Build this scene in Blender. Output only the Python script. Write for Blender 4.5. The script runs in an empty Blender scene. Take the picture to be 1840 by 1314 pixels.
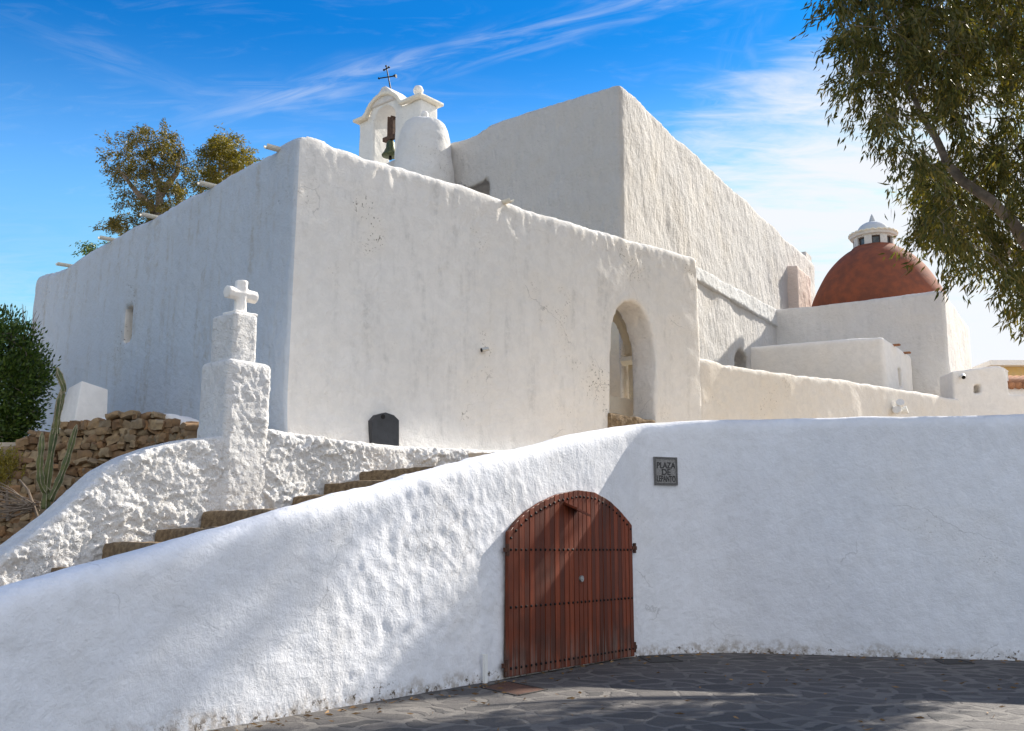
import bpy, bmesh, math, random
import numpy as np
from mathutils import Vector, Matrix, noise

random.seed(7)
RNG = np.random.default_rng(11)
scene = bpy.context.scene
COL = scene.collection
R = math.radians

# ------------------------------------------------------------------ camera
EYE = 1.5
FPX, CX, CY, HOR = 1789.0, 920.0, 657.0, 985.0        # focal length in photo pixels, picture centre, horizon row
PITCH = math.atan((HOR - CY) / FPX)
SP, CP = math.sin(PITCH), math.cos(PITCH)
cam_d = bpy.data.cameras.new("camera")
cam_d.sensor_width = 36.0
cam_d.lens = FPX / 1840.0 * 36.0
cam_d.clip_end = 4000
cam = bpy.data.objects.new("camera", cam_d)
COL.objects.link(cam)
cam.location = (0, 0, EYE)
cam.rotation_euler = (R(90) + PITCH, 0, 0)
scene.camera = cam

# ------------------------------------------------------------------ light
SUN_AZ, SUN_EL = R(47.7), R(34)
SUN_V = Vector((math.sin(SUN_AZ) * math.cos(SUN_EL), math.cos(SUN_AZ) * math.cos(SUN_EL), math.sin(SUN_EL)))
sun_d = bpy.data.lights.new("sun", 'SUN')
sun_d.energy = 3.2
sun_d.angle = R(0.55)
sun_d.color = (1.0, 0.93, 0.82)
sun = bpy.data.objects.new("sun", sun_d)
COL.objects.link(sun)
sun.rotation_euler = SUN_V.to_track_quat('Z', 'Y').to_euler()

scene.view_settings.view_transform = 'Standard'
scene.view_settings.look = 'None'
scene.view_settings.gamma = 1
scene.view_settings.exposure = 1.5
scene.render.engine = 'CYCLES'
scene.cycles.use_denoising = True
scene.cycles.max_bounces = 10
scene.cycles.diffuse_bounces = 6
scene.cycles.transmission_bounces = 4
scene.cycles.transparent_max_bounces = 8
scene.cycles.sample_clamp_indirect = 8


def ray(px, py):
    v = (CY - py) / FPX
    u = (px - CX) / FPX
    return Vector((u, CP - v * SP, SP + v * CP))


def at(px, py, Y):
    r = ray(px, py)
    return Vector((0, 0, EYE)) + r * (Y / r.y)


def hit(A, d, px, py):
    """photo pixel -> (distance along the upright plane through A along d, height, point)"""
    r = ray(px, py)
    det = r.x * (-d[1]) + d[0] * r.y
    t = (A[0] * (-d[1]) + d[0] * A[1]) / det
    p = Vector((0, 0, EYE)) + r * t
    s = (p.x - A[0]) * d[0] + (p.y - A[1]) * d[1]
    return s, p.z, p


# ------------------------------------------------------------------ node helper
class NT:
    def __init__(self, tree):
        self.t = tree
        self.x = 0

    def n(self, kind, props=None, **inp):
        nd = self.t.nodes.new(kind)
        nd.location = (self.x, 0)
        self.x += 40
        for k, v in (props or {}).items():
            setattr(nd, k, v)
        for k, v in inp.items():
            key = k.replace('_', ' ')
            if key.startswith('i') and key[1:].isdigit():
                sock = nd.inputs[int(key[1:])]
            else:
                sock = nd.inputs[key]
            self.put(sock, v)
        return nd

    def put(self, sock, v):
        if isinstance(v, bpy.types.Node):
            self.t.links.new(v.outputs[0], sock)
        elif isinstance(v, bpy.types.NodeSocket):
            self.t.links.new(v, sock)
        else:
            sock.default_value = v

    def math(self, op, a, b=0.0, c=0.0, clamp=False):
        nd = self.t.nodes.new('ShaderNodeMath')
        nd.operation = op
        nd.use_clamp = clamp
        self.put(nd.inputs[0], a)
        self.put(nd.inputs[1], b)
        self.put(nd.inputs[2], c)
        return nd.outputs[0]

    def vmath(self, op, a, b=(0, 0, 0), scale=1.0):
        nd = self.t.nodes.new('ShaderNodeVectorMath')
        nd.operation = op
        self.put(nd.inputs[0], a)
        self.put(nd.inputs[1], b)
        nd.inputs[3].default_value = scale
        return nd.outputs['Value'] if op in ('DOT_PRODUCT', 'LENGTH', 'DISTANCE') else nd.outputs['Vector']

    def noise(self, vec, scale, detail=4, rough=0.55, dist=0.0):
        nd = self.n('ShaderNodeTexNoise', Vector=vec, Scale=scale, Detail=detail, Roughness=rough, Distortion=dist)
        return nd.outputs[0]

    def ramp(self, f, lo, hi, a=0.0, b=1.0, smooth=True):
        nd = self.n('ShaderNodeMapRange', {'interpolation_type': 'SMOOTHSTEP' if smooth else 'LINEAR', 'clamp': True})
        self.put(nd.inputs[0], f)
        nd.inputs[1].default_value = lo
        nd.inputs[2].default_value = hi
        nd.inputs[3].default_value = a
        nd.inputs[4].default_value = b
        return nd.outputs[0]

    def mix(self, f, a, b, blend='MIX'):
        nd = self.t.nodes.new('ShaderNodeMix')
        nd.data_type = 'RGBA'
        nd.blend_type = blend
        self.put(nd.inputs[0], f)
        self.put(nd.inputs[6], a)
        self.put(nd.inputs[7], b)
        return nd.outputs[2]


def rgb(r, g, b):
    return (r, g, b, 1.0)


# ------------------------------------------------------------------ sky
world = bpy.data.worlds.new("World")
scene.world = world
world.use_nodes = True
wt = world.node_tree
wt.nodes.clear()
W = NT(wt)
tc = W.n('ShaderNodeTexCoord')
D = tc.outputs['Generated']
sky = W.n('ShaderNodeTexSky', {'sky_type': 'NISHITA', 'sun_disc': False, 'sun_elevation': SUN_EL, 'sun_rotation': SUN_AZ,
                              'altitude': 0, 'air_density': 1.0, 'dust_density': 0.3, 'ozone_density': 2.5})
hs = W.n('ShaderNodeHueSaturation', Hue=0.498, Saturation=1.3, Value=0.94, Color=sky.outputs[0])
sep = W.n('ShaderNodeSeparateXYZ', Vector=D)
zz = W.math('MAXIMUM', W.math('ADD', sep.outputs['Z'], 0.12), 0.03)
inv = W.math('DIVIDE', 1.0, zz)
P2 = W.vmath('MULTIPLY', D, W.n('ShaderNodeCombineXYZ', X=inv, Y=inv, Z=0.0).outputs[0])     # flat cloud layer overhead


def cloud_xy(px, py):
    r = ray(px, py).normalized()
    return Vector((r.x, r.y)) / max(r.z + 0.12, 0.03)


def streak(pa, pb, width, seed, thr=(0.35, 0.75)):
    a, b = cloud_xy(*pa), cloud_xy(*pb)
    d = (b - a).normalized()
    n = Vector((-d.y, d.x))
    off = n.dot(a)
    along = W.vmath('DOT_PRODUCT', P2, (d.x, d.y, 0))
    across = W.math('SUBTRACT', W.vmath('DOT_PRODUCT', P2, (n.x, n.y, 0)), off)
    wob = W.math('MULTIPLY', W.math('SUBTRACT', W.noise(P2, 3.0 + seed, 3), 0.5), width * 1.6)
    ac = W.math('ABSOLUTE', W.math('ADD', across, wob))
    band = W.ramp(ac, width, 0.0)
    la, lb = d.dot(a), d.dot(b)
    m = W.math('MULTIPLY', W.ramp(along, la - 0.25, la + 0.2), W.ramp(along, lb + 0.3, lb - 0.1))
    sv = W.n('ShaderNodeCombineXYZ', X=W.math('MULTIPLY', along, 3.0), Y=W.math('MULTIPLY', across, 14.0), Z=float(seed)).outputs[0]
    tex = W.ramp(W.noise(sv, 1.7, 6, 0.6, 0.6), thr[0], thr[1])
    return W.math('MULTIPLY', W.math('MULTIPLY', band, m), tex)


def glow(px, py, lo, hi):
    r = ray(px, py).normalized()
    return W.ramp(W.vmath('DOT_PRODUCT', D, tuple(r)), lo, hi)


s1 = streak((430, 200), (1240, -10), 0.085, 1)
s2 = streak((70, 60), (260, 130), 0.05, 2)
s3 = streak((250, 175), (720, 178), 0.11, 3, (0.4, 0.8))
s4 = streak((1265, 250), (1320, 120), 0.05, 4)
s5 = streak((1460, 290), (1560, 215), 0.022, 5, (0.2, 0.6))
stretch = W.n('ShaderNodeMapping')
stretch.inputs['Rotation'].default_value = (0, 0, R(-28))
stretch.inputs['Scale'].default_value = (1.0, 2.6, 1.0)
W.put(stretch.inputs['Vector'], P2)
SV = stretch.outputs[0]
big = W.noise(SV, 2.1, 8, 0.58, 0.7)
wisp = W.noise(SV, 6.5, 8, 0.62, 0.9)
bank = glow(1640, 560, 0.918, 0.999)
cl_r = W.ramp(W.math('ADD', W.math('ADD', W.math('MULTIPLY', big, 0.75), W.math('MULTIPLY', wisp, 0.28)),
                     W.math('MULTIPLY', bank, 0.54)), 0.74, 1.10)
cl_r = W.math('MULTIPLY', cl_r, glow(1640, 560, 0.88, 0.965))
hzc = W.math('MULTIPLY', W.ramp(sep.outputs['Z'], 0.34, 0.10), 0.45)
thin = W.math('MULTIPLY', W.ramp(wisp, 0.5, 0.85), 0.10)
c = W.math('MULTIPLY', s1, 0.36)
for s_, k_ in ((s2, 0.15), (s3, 0.2), (s4, 0.25), (s5, 0.5), (thin, 1.0)):
    c = W.math('MAXIMUM', c, W.math('MULTIPLY', s_, k_))
c = W.math('MAXIMUM', c, W.math('MULTIPLY', cl_r, 0.97))
c = W.math('MAXIMUM', c, W.math('MULTIPLY', hzc, W.ramp(wisp, 0.2, 0.8)), clamp=True)
SKYS = 0.094
tint = W.mix(W.ramp(sep.outputs['Z'], 0.30, 0.49), rgb(1, 1, 1), rgb(0.05, 0.47, 0.68))
blue = W.mix(1.0, hs.outputs[0], tint, 'MULTIPLY')
skyc = W.mix(c, blue, rgb(3.5, 3.58, 3.75))
skyc = W.vmath('MINIMUM', skyc, (3.55, 3.63, 3.85))
# unseen bright cloud added behind the camera as neutral fill for shaded walls
fill_cloud = W.math('MULTIPLY', W.ramp(W.noise(D, 2.6, 6, 0.55), 0.36, 0.56), W.math('MULTIPLY', W.ramp(W.vmath('DOT_PRODUCT', D, (0.5, -0.866, 0.0)), -0.1, 0.55), 0.62))
fill_cloud = W.math('MULTIPLY', fill_cloud, W.ramp(sep.outputs['Z'], -0.02, 0.08))
skyc = W.mix(fill_cloud, skyc, rgb(7.4, 7.1, 6.8))
bg = W.n('ShaderNodeBackground', Color=skyc, Strength=SKYS)
W.n('ShaderNodeOutputWorld', Surface=bg.outputs[0])


# ------------------------------------------------------------------ materials
def new_mat(name):
    m = bpy.data.materials.new(name)
    m.use_nodes = True
    m.node_tree.nodes.clear()
    return m, NT(m.node_tree)


def out(n, sh):
    n.n('ShaderNodeOutputMaterial', Surface=sh)


def plaster(name, base=(0.80, 0.785, 0.765), bump=0.5, streaks=0.25, specks=0.5, cracks=0.0, grain=1.0, warm=0.0, dist=0.02, vert=0.0, foot=0.0):
    m, n = new_mat(name)
    tcn = n.n('ShaderNodeTexCoord')
    O = tcn.outputs['Object']
    mp = n.n('ShaderNodeMapping', Vector=O)
    mp.inputs['Scale'].default_value = (1, 1, 0.16)
    mpv = n.n('ShaderNodeMapping', Vector=O)
    mpv.inputs['Scale'].default_value = (1, 1, 0.4)
    mpv.inputs['Rotation'].default_value = (R(14), R(10), 0)
    tall = n.noise(mp.outputs[0], 4.5, 5, 0.6)
    blot = n.noise(O, 0.55, 5, 0.6)
    fine = n.noise(O, 9.0, 6, 0.65)
    colr = n.mix(n.ramp(blot, 0.3, 0.72), rgb(*[x * 0.93 for x in base]), rgb(*base))
    mott = n.ramp(n.noise(O, 5.5, 7, 0.72, 0.5), 0.36, 0.64)
    colr = n.mix(mott, n.mix(0.16, colr, rgb(0.45, 0.44, 0.43)), colr)
    wm = n.math('MULTIPLY', n.ramp(n.noise(O, 0.9, 3), 0.45, 0.75), 0.35 + warm)
    colr = n.mix(wm, colr, rgb(base[0] * 1.0, base[1] * 0.955, base[2] * 0.88))
    st = n.math('MULTIPLY', n.math('MULTIPLY', n.ramp(tall, 0.47, 0.72), n.ramp(fine, 0.35, 0.65)), streaks)
    colr = n.mix(st, colr, rgb(0.42, 0.41, 0.39))
    pit = n.noise(O, 27.0, 3, 0.6)
    zone = n.ramp(n.noise(O, 0.9, 4, 0.65), 0.54, 0.66)
    sp = n.math('MULTIPLY', n.math('MULTIPLY', n.ramp(pit, 0.61, 0.66), zone), specks)
    colr = n.mix(sp, colr, rgb(0.16, 0.13, 0.10))
    if cracks:
        wv = n.vmath('ADD', O, n.vmath('SCALE', n.n('ShaderNodeTexNoise', Vector=O, Scale=2.3, Detail=5).outputs['Color'], scale=0.55))
        vo = n.n('ShaderNodeTexVoronoi', {'feature': 'DISTANCE_TO_EDGE'}, Vector=wv, Scale=0.42)
        ck = n.math('MULTIPLY', n.ramp(vo.outputs[0], 0.0042, 0.0012), n.ramp(n.noise(O, 0.9, 2), 0.52, 0.6))
        colr = n.mix(n.math('MULTIPLY', ck, cracks), colr, rgb(0.22, 0.21, 0.21))
    if foot:
        zo_ = n.n('ShaderNodeSeparateXYZ', Vector=O).outputs['Z']
        fz = n.ramp(n.math('ADD', zo_, n.math('MULTIPLY', n.math('SUBTRACT', n.noise(O, 2.2, 5, 0.65), 0.5), 0.55)), 0.20, 0.0)
        fz = n.math('MULTIPLY', fz, n.ramp(n.noise(O, 11, 5, 0.7), 0.38, 0.62))
        colr = n.mix(n.math('MULTIPLY', fz, foot), colr, rgb(0.36, 0.31, 0.26))
        chip = n.math('MULTIPLY', n.ramp(n.noise(O, 14, 4, 0.7), 0.57, 0.61), n.ramp(n.math('ADD', zo_, n.math('MULTIPLY', n.noise(O, 1.1, 2), -0.42)), -0.08, -0.16))
        colr = n.mix(chip, colr, rgb(0.14, 0.115, 0.09))
    h1 = n.noise(O, 3.2, 6, 0.6)
    h2 = n.noise(O, 13.0, 6, 0.68, 0.4)
    h3 = n.noise(O, 48.0, 3, 0.6)
    h = n.math('ADD', n.math('ADD', n.math('MULTIPLY', h1, 0.9), n.math('MULTIPLY', h2, 0.42 * grain)), n.math('MULTIPLY', h3, 0.10 * grain))
    h = n.math('ADD', h, n.math('MULTIPLY', n.noise(mpv.outputs[0], 8.0, 5, 0.62), vert))
    h = n.math('SUBTRACT', h, n.math('MULTIPLY', sp, 0.3))
    bp = n.n('ShaderNodeBump', Strength=min(1.0, bump * 1.5), Distance=dist * 3.6, Height=h)
    bs = n.n('ShaderNodeBsdfPrincipled', Base_Color=colr, Roughness=0.93, Normal=bp.outputs[0])
    bs.inputs['Specular IOR Level'].default_value = 0.15
    out(n, bs.outputs[0])
    return m


def simple(name, col, rough=0.7, metal=0.0, var=0.15, scale=12.0, bump=0.15, col2=None):
    m, n = new_mat(name)
    O = n.n('ShaderNodeTexCoord').outputs['Object']
    nz = n.noise(O, scale, 6, 0.62)
    c2 = col2 or tuple(x * (1 - var * 2) for x in col)
    cc = n.mix(n.ramp(nz, 0.32, 0.68), rgb(*c2), rgb(*col))
    bp = n.n('ShaderNodeBump', Strength=bump, Distance=0.02, Height=n.noise(O, scale * 2.2, 5, 0.65))
    bs = n.n('ShaderNodeBsdfPrincipled', Base_Color=cc, Roughness=rough, Metallic=metal, Normal=bp.outputs[0])
    out(n, bs.outputs[0])
    return m


def leafmat(name, cols, trans=0.4, rough=0.5):
    m, n = new_mat(name)
    g = n.n('ShaderNodeNewGeometry')
    rnd = g.outputs['Random Per Island']
    cr = n.n('ShaderNodeValToRGB', Fac=rnd)
    el = cr.color_ramp.elements
    el[0].color = rgb(*cols[0])
    el[1].color = rgb(*cols[-1])
    for i, c_ in enumerate(cols[1:-1]):
        e = el.new((i + 1) / (len(cols) - 1))
        e.color = rgb(*c_)
    bs = n.n('ShaderNodeBsdfPrincipled', Base_Color=cr.outputs[0], Roughness=rough)
    bs.inputs['Specular IOR Level'].default_value = 0.4
    tcol = n.mix(1.0, cr.outputs[0], rgb(1.5, 1.35, 0.45), 'MULTIPLY')
    tr = n.n('ShaderNodeBsdfTranslucent', Color=tcol)
    mx = n.n('ShaderNodeMixShader', Fac=trans, i1=bs.outputs[0], i2=tr.outputs[0])
    out(n, mx.outputs[0])
    return m


def stones_mat(name, cols, bump=0.5):
    m, n = new_mat(name)
    O = n.n('ShaderNodeTexCoord').outputs['Object']
    rnd = n.n('ShaderNodeNewGeometry').outputs['Random Per Island']
    cr = n.n('ShaderNodeValToRGB', Fac=rnd)
    el = cr.color_ramp.elements
    el[0].color = rgb(*cols[0])
    el[1].color = rgb(*cols[-1])
    for i, c_ in enumerate(cols[1:-1]):
        e = el.new((i + 1) / (len(cols) - 1))
        e.color = rgb(*c_)
    nz = n.noise(O, 14, 6, 0.65)
    cc = n.mix(n.ramp(nz, 0.3, 0.7), n.mix(0.55, cr.outputs[0], rgb(0.10, 0.07, 0.05)), cr.outputs[0])
    bp = n.n('ShaderNodeBump', Strength=bump, Distance=0.03, Height=n.noise(O, 30, 6, 0.7))
    bs = n.n('ShaderNodeBsdfPrincipled', Base_Color=cc, Roughness=0.92, Normal=bp.outputs[0])
    out(n, bs.outputs[0])
    return m


def paving(name):
    m, n = new_mat(name)
    O = n.n('ShaderNodeTexCoord').outputs['Object']
    wv = n.vmath('ADD', O, n.vmath('SCALE', n.n('ShaderNodeTexNoise', Vector=O, Scale=1.6, Detail=3).outputs['Color'], scale=0.5))
    v = n.n('ShaderNodeTexVoronoi', {'feature': 'DISTANCE_TO_EDGE', 'voronoi_dimensions': '2D'}, Vector=wv, Scale=2.5)
    v2 = n.n('ShaderNodeTexVoronoi', {'feature': 'F1', 'voronoi_dimensions': '2D'}, Vector=wv, Scale=2.5)
    cellr = n.n('ShaderNodeSeparateColor', Color=v2.outputs['Color'])
    cov = n.math('MULTIPLY', n.math('SUBTRACT', n.math('ADD', n.math('MULTIPLY', cellr.outputs[0], 0.6), n.math('MULTIPLY', n.noise(O, 0.35, 3), 0.9)), 0.42), 0.28)      # some stones half drowned in mortar
    edge = n.math('ADD', n.math('SUBTRACT', v.outputs[0], n.math('MAXIMUM', cov, 0.0)), n.math('MULTIPLY', n.math('SUBTRACT', n.noise(O, 9, 5, 0.7), 0.5), 0.13))
    stone = n.ramp(edge, 0.005, 0.06)
    tone = n.mix(cellr.outputs[1], rgb(0.045, 0.042, 0.042), rgb(0.10, 0.09, 0.085))
    tone = n.mix(n.ramp(n.noise(O, 7, 6, 0.7), 0.3, 0.7), n.mix(0.5, tone, rgb(0.05, 0.045, 0.045)), tone)
    mort = n.mix(n.ramp(n.noise(O, 2.5, 6, 0.7), 0.3, 0.7), rgb(0.09, 0.083, 0.078), rgb(0.17, 0.155, 0.14))
    grit = n.noise(O, 70, 3, 0.7)
    cc = n.mix(stone, mort, tone)
    cc = n.mix(n.math('MULTIPLY', n.ramp(grit, 0.5, 0.7), 0.3), cc, rgb(0.24, 0.22, 0.20))
    h = n.math('ADD', n.math('MULTIPLY', stone, 0.5), n.math('ADD', n.math('MULTIPLY', n.noise(O, 18, 6, 0.7), 0.5), n.math('MULTIPLY', grit, 0.3)))
    bp = n.n('ShaderNodeBump', Strength=0.9, Distance=0.04, Height=h)
    bs = n.n('ShaderNodeBsdfPrincipled', Base_Color=cc, Roughness=0.82, Normal=bp.outputs[0])
    out(n, bs.outputs[0])
    return m


def wood(name):
    m, n = new_mat(name)
    O = n.n('ShaderNodeTexCoord').outputs['Object']
    rnd = n.n('ShaderNodeNewGeometry').outputs['Random Per Island']
    mp = n.n('ShaderNodeMapping', Vector=O)
    mp.inputs['Scale'].default_value = (1, 1, 0.045)
    off = n.vmath('ADD', mp.outputs[0], n.n('ShaderNodeCombineXYZ', X=n.math('MULTIPLY', rnd, 37.0), Y=0.0, Z=n.math('MULTIPLY', rnd, 11.0)).outputs[0])
    gr = n.noise(off, 34, 6, 0.65, 0.8)
    cr = n.mix(rnd, rgb(0.10, 0.019, 0.006), rgb(0.27, 0.052, 0.014))
    cc = n.mix(n.ramp(gr, 0.35, 0.7), n.mix(0.5, cr, rgb(0.055, 0.018, 0.010)), cr)
    cc = n.mix(n.math('MULTIPLY', n.ramp(n.noise(O, 1.6, 4), 0.5, 0.75), 0.55), cc, rgb(0.05, 0.02, 0.012))
    z = n.n('ShaderNodeSeparateXYZ', Vector=O).outputs['Z']
    low = n.math('MULTIPLY', n.ramp(z, 0.55, 0.12), n.ramp(n.noise(off, 16, 5, 0.7), 0.42, 0.68))
    cc = n.mix(n.math('MULTIPLY', low, 0.75), cc, rgb(0.19, 0.165, 0.145))         # grey weathering at the foot of the planks
    low_dark = n.math('MULTIPLY', n.ramp(z, 0.85, 0.3), 0.5)  # patchy darker brown towards the foot
    cc = n.mix(n.math('MULTIPLY', low_dark, n.ramp(n.noise(O, 3, 4), 0.4, 0.6)), cc, rgb(0.05, 0.022, 0.015))
    bp = n.n('ShaderNodeBump', Strength=0.35, Distance=0.01, Height=gr)
    bs = n.n('ShaderNodeBsdfPrincipled', Base_Color=cc, Roughness=0.55, Normal=bp.outputs[0])
    bs.inputs['Specular IOR Level'].default_value = 0.3
    out(n, bs.outputs[0])
    return m


M_FACADE = plaster("lime_plaster", base=(0.82, 0.79, 0.75), bump=0.42, streaks=0.5, specks=1.0, cracks=0.35, warm=0.15)
M_SIDE = plaster("lime_plaster_side_shade", base=(0.535, 0.58, 0.64), bump=0.5, streaks=0.9, specks=0.7, vert=0.2)  # cooler, darker base than the facade: the side wall's shade put into colour
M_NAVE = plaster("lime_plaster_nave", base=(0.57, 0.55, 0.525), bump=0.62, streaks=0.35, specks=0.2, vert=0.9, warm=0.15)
M_CHAPEL = plaster("lime_plaster_chapel", base=(0.70, 0.675, 0.645), bump=0.5, streaks=0.3, specks=0.15, vert=0.4)
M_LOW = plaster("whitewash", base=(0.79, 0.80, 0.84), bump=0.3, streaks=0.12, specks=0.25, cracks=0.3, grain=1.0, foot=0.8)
M_RUBBLE = plaster("thick_whitewash", base=(0.86, 0.85, 0.84), bump=0.65, streaks=0.0, specks=0.15, grain=2.0, dist=0.022, warm=0.1)
M_CLEAN = plaster("smooth_whitewash", base=(0.88, 0.845, 0.80), bump=0.25, streaks=0.0, specks=0.05)
M_CREAM = plaster("lit_cream", base=(0.85, 0.77, 0.63), bump=0.4, streaks=0.1, specks=0.3)
M_TRIM = plaster("cream_trim", base=(0.80, 0.74, 0.62), bump=0.3, streaks=0.1, specks=0.05)
M_BARE = simple("bare_stone", (0.42, 0.34, 0.24), 0.95, 0, 0.2, 7, 0.8, (0.26, 0.20, 0.13))
M_TERRA = simple("terracotta_render", (0.26, 0.072, 0.030), 0.92, 0, 0.15, 3.5, 0.35, (0.16, 0.052, 0.028))
M_TILE = simple("roof_tile", (0.42, 0.19, 0.09), 0.85, 0, 0.2, 9, 0.4)
M_STEP = simple("worn_stone", (0.26, 0.185, 0.105), 0.95, 0, 0.2, 16, 0.9, (0.12, 0.08, 0.045))
M_WOOD = wood("gate_wood")
M_OLDWOOD = simple("old_wood", (0.12, 0.065, 0.04), 0.85, 0, 0.25, 14, 0.5)
M_IRON = simple("black_iron", (0.018, 0.016, 0.016), 0.55, 0.6, 0.2, 30, 0.3)
M_RUST = simple("rusty_iron", (0.115, 0.048, 0.028), 0.8, 0.3, 0.25, 22, 0.4, (0.06, 0.028, 0.02))
M_DARKIRON = simple("dark_iron_plate", (0.05, 0.045, 0.042), 0.75, 0.3, 0.2, 25, 0.4)
M_STEEL = simple("zinc", (0.5, 0.5, 0.48), 0.35, 0.9, 0.1, 30, 0.1)
M_BRONZE = simple("bell_bronze", (0.12, 0.13, 0.055), 0.5, 0.5, 0.25, 14, 0.3, (0.05, 0.07, 0.04))
M_SLATE = simple("slate", (0.035, 0.037, 0.043), 0.6, 0, 0.15, 8, 0.15)
M_PLAQUE = simple("plaque_stone", (0.36, 0.35, 0.34), 0.9, 0, 0.22, 60, 0.8)
M_INK = simple("engraved_dark", (0.06, 0.058, 0.058), 0.9, 0, 0.1, 60, 0.3)
M_PAINT = simple("white_metal", (0.78, 0.78, 0.76), 0.5, 0, 0.03, 20, 0.05)
M_GLASS = simple("dark_glass", (0.05, 0.06, 0.07), 0.12, 0, 0.3, 12, 0.1, (0.12, 0.13, 0.14))
M_FRAME = simple("brown_frame", (0.07, 0.025, 0.015), 0.6, 0, 0.2, 18, 0.2)
M_SOIL = simple("dry_soil", (0.15, 0.10, 0.065), 0.97, 0, 0.2, 7, 1.0, (0.08, 0.055, 0.035))
M_GROUND = simple("dry_ground", (0.24, 0.20, 0.15), 0.97, 0, 0.15, 3, 0.6, (0.15, 0.14, 0.08))
M_TERRACE = simple("terrace_paving", (0.56, 0.46, 0.35), 0.9, 0, 0.1, 5, 0.4)
M_OCHRE = plaster("ochre_plaster", base=(0.62, 0.42, 0.16), bump=0.3, streaks=0.1, specks=0)
M_STONES = stones_mat("field_stone", [(0.22, 0.12, 0.055), (0.34, 0.21, 0.10), (0.42, 0.30, 0.17), (0.28, 0.21, 0.13), (0.36, 0.19, 0.08)])
M_PAVE = paving("crazy_paving")
M_BARK = simple("eucalyptus_bark", (0.27, 0.21, 0.16), 0.85, 0, 0.2, 5, 0.6, (0.12, 0.095, 0.075))
M_TWIG = simple("dry_twig", (0.25, 0.19, 0.14), 0.9, 0, 0.2, 12, 0.4)
M_LEAF_E = leafmat("gum_leaf", [(0.045, 0.055, 0.012), (0.075, 0.082, 0.018), (0.105, 0.105, 0.026), (0.17, 0.135, 0.035), (0.06, 0.08, 0.02)], 0.42)
M_LEAF_B = leafmat("gum_leaf_far", [(0.05, 0.055, 0.012), (0.09, 0.085, 0.02), (0.14, 0.12, 0.03), (0.19, 0.145, 0.05)], 0.4)
M_LEAF_Y = leafmat("gum_leaf_young", [(0.08, 0.085, 0.012), (0.14, 0.125, 0.018), (0.21, 0.165, 0.03)], 0.45)
M_LEAF_D = leafmat("dark_leaf", [(0.028, 0.06, 0.010), (0.05, 0.10, 0.014), (0.12, 0.17, 0.03), (0.04, 0.08, 0.012)], 0.25, 0.4)
M_LEAF_S = leafmat("shrub_leaf", [(0.16, 0.13, 0.025), (0.30, 0.24, 0.04), (0.42, 0.34, 0.07)], 0.45)
M_CACTUS = simple("cactus_skin", (0.15, 0.16, 0.05), 0.6, 0, 0.2, 7, 0.2, (0.06, 0.085, 0.03))
M_SPINE = simple("cactus_rib", (0.42, 0.36, 0.24), 0.9, 0, 0.2, 40, 0.5)

# ------------------------------------------------------------------ object helpers


def thing(name, label, cat, loc=(0, 0, 0), group=None):
    o = bpy.data.objects.new(name, None)
    o.empty_display_size = 0.2
    COL.objects.link(o)
    o.location = loc
    o['label'] = label
    o['category'] = cat
    if group:
        o['group'] = group
    return o


def tag(o, label, cat, group=None):
    o['label'] = label
    o['category'] = cat
    if group:
        o['group'] = group
    return o


def link(name, me, mat, parent=None, smooth=True, label=None):
    """mesh given in world coordinates; parents are unrotated, so the child only takes their offset off"""
    o = bpy.data.objects.new(name, me)
    if mat is not None and not me.materials:
        me.materials.append(mat)
    COL.objects.link(o)
    if parent is not None:
        o.parent = parent
        off = Vector(parent.location)
        pp = parent.parent
        while pp is not None:
            off += Vector(pp.location)
            pp = pp.parent
        me.transform(Matrix.Translation(-off))
    if smooth:
        me.polygons.foreach_set('use_smooth', [True] * len(me.polygons))
    if label:
        o['label'] = label
    return o


def bm_mesh(bm, name):
    bmesh.ops.recalc_face_normals(bm, faces=bm.faces)
    me = bpy.data.meshes.new(name)
    bm.to_mesh(me)
    bm.free()
    return me


def obj(name, bm, mat, parent=None, smooth=False, label=None, auto=None):
    me = bm_mesh(bm, name)
    o = link(name, me, mat, parent, smooth or auto is not None, label)
    if auto is not None:
        me.set_sharp_from_angle(angle=R(auto))
    return o


def root_of(o):
    """world position for a thing whose mesh was given in world coordinates: put the origin at its base"""
    me = o.data
    co = np.empty(len(me.vertices) * 3)
    me.vertices.foreach_get('co', co)
    co = co.reshape(-1, 3)
    c = Vector(((co[:, 0].min() + co[:, 0].max()) / 2, (co[:, 1].min() + co[:, 1].max()) / 2, co[:, 2].min()))
    me.transform(Matrix.Translation(-c))
    o.location = c
    return o


def box(bm, c, u, v, w, hu, hv, hw):
    """box from centre, three axes and half sizes"""
    c, u, v, w = Vector(c), Vector(u), Vector(v), Vector(w)
    vs = []
    for a in (-1, 1):
        for b in (-1, 1):
            for d in (-1, 1):
                vs.append(bm.verts.new(c + u * hu * a + v * hv * b + w * hw * d))
    for f in ((0, 1, 3, 2), (4, 6, 7, 5), (0, 4, 5, 1), (2, 3, 7, 6), (0, 2, 6, 4), (1, 5, 7, 3)):
        bm.faces.new([vs[i] for i in f])
    return vs


def prism(bm, poly, z0, z1):
    """poly: list of (x,y); z1 number or list"""
    n = len(poly)
    zt = z1 if isinstance(z1, (list, tuple)) else [z1] * n
    zb = z0 if isinstance(z0, (list, tuple)) else [z0] * n
    a = [bm.verts.new((p[0], p[1], zb[i])) for i, p in enumerate(poly)]
    b = [bm.verts.new((p[0], p[1], zt[i])) for i, p in enumerate(poly)]
    bm.faces.new(a[::-1])
    bm.faces.new(b)
    for i in range(n):
        j = (i + 1) % n
        bm.faces.new((a[i], a[j], b[j], b[i]))


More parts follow.
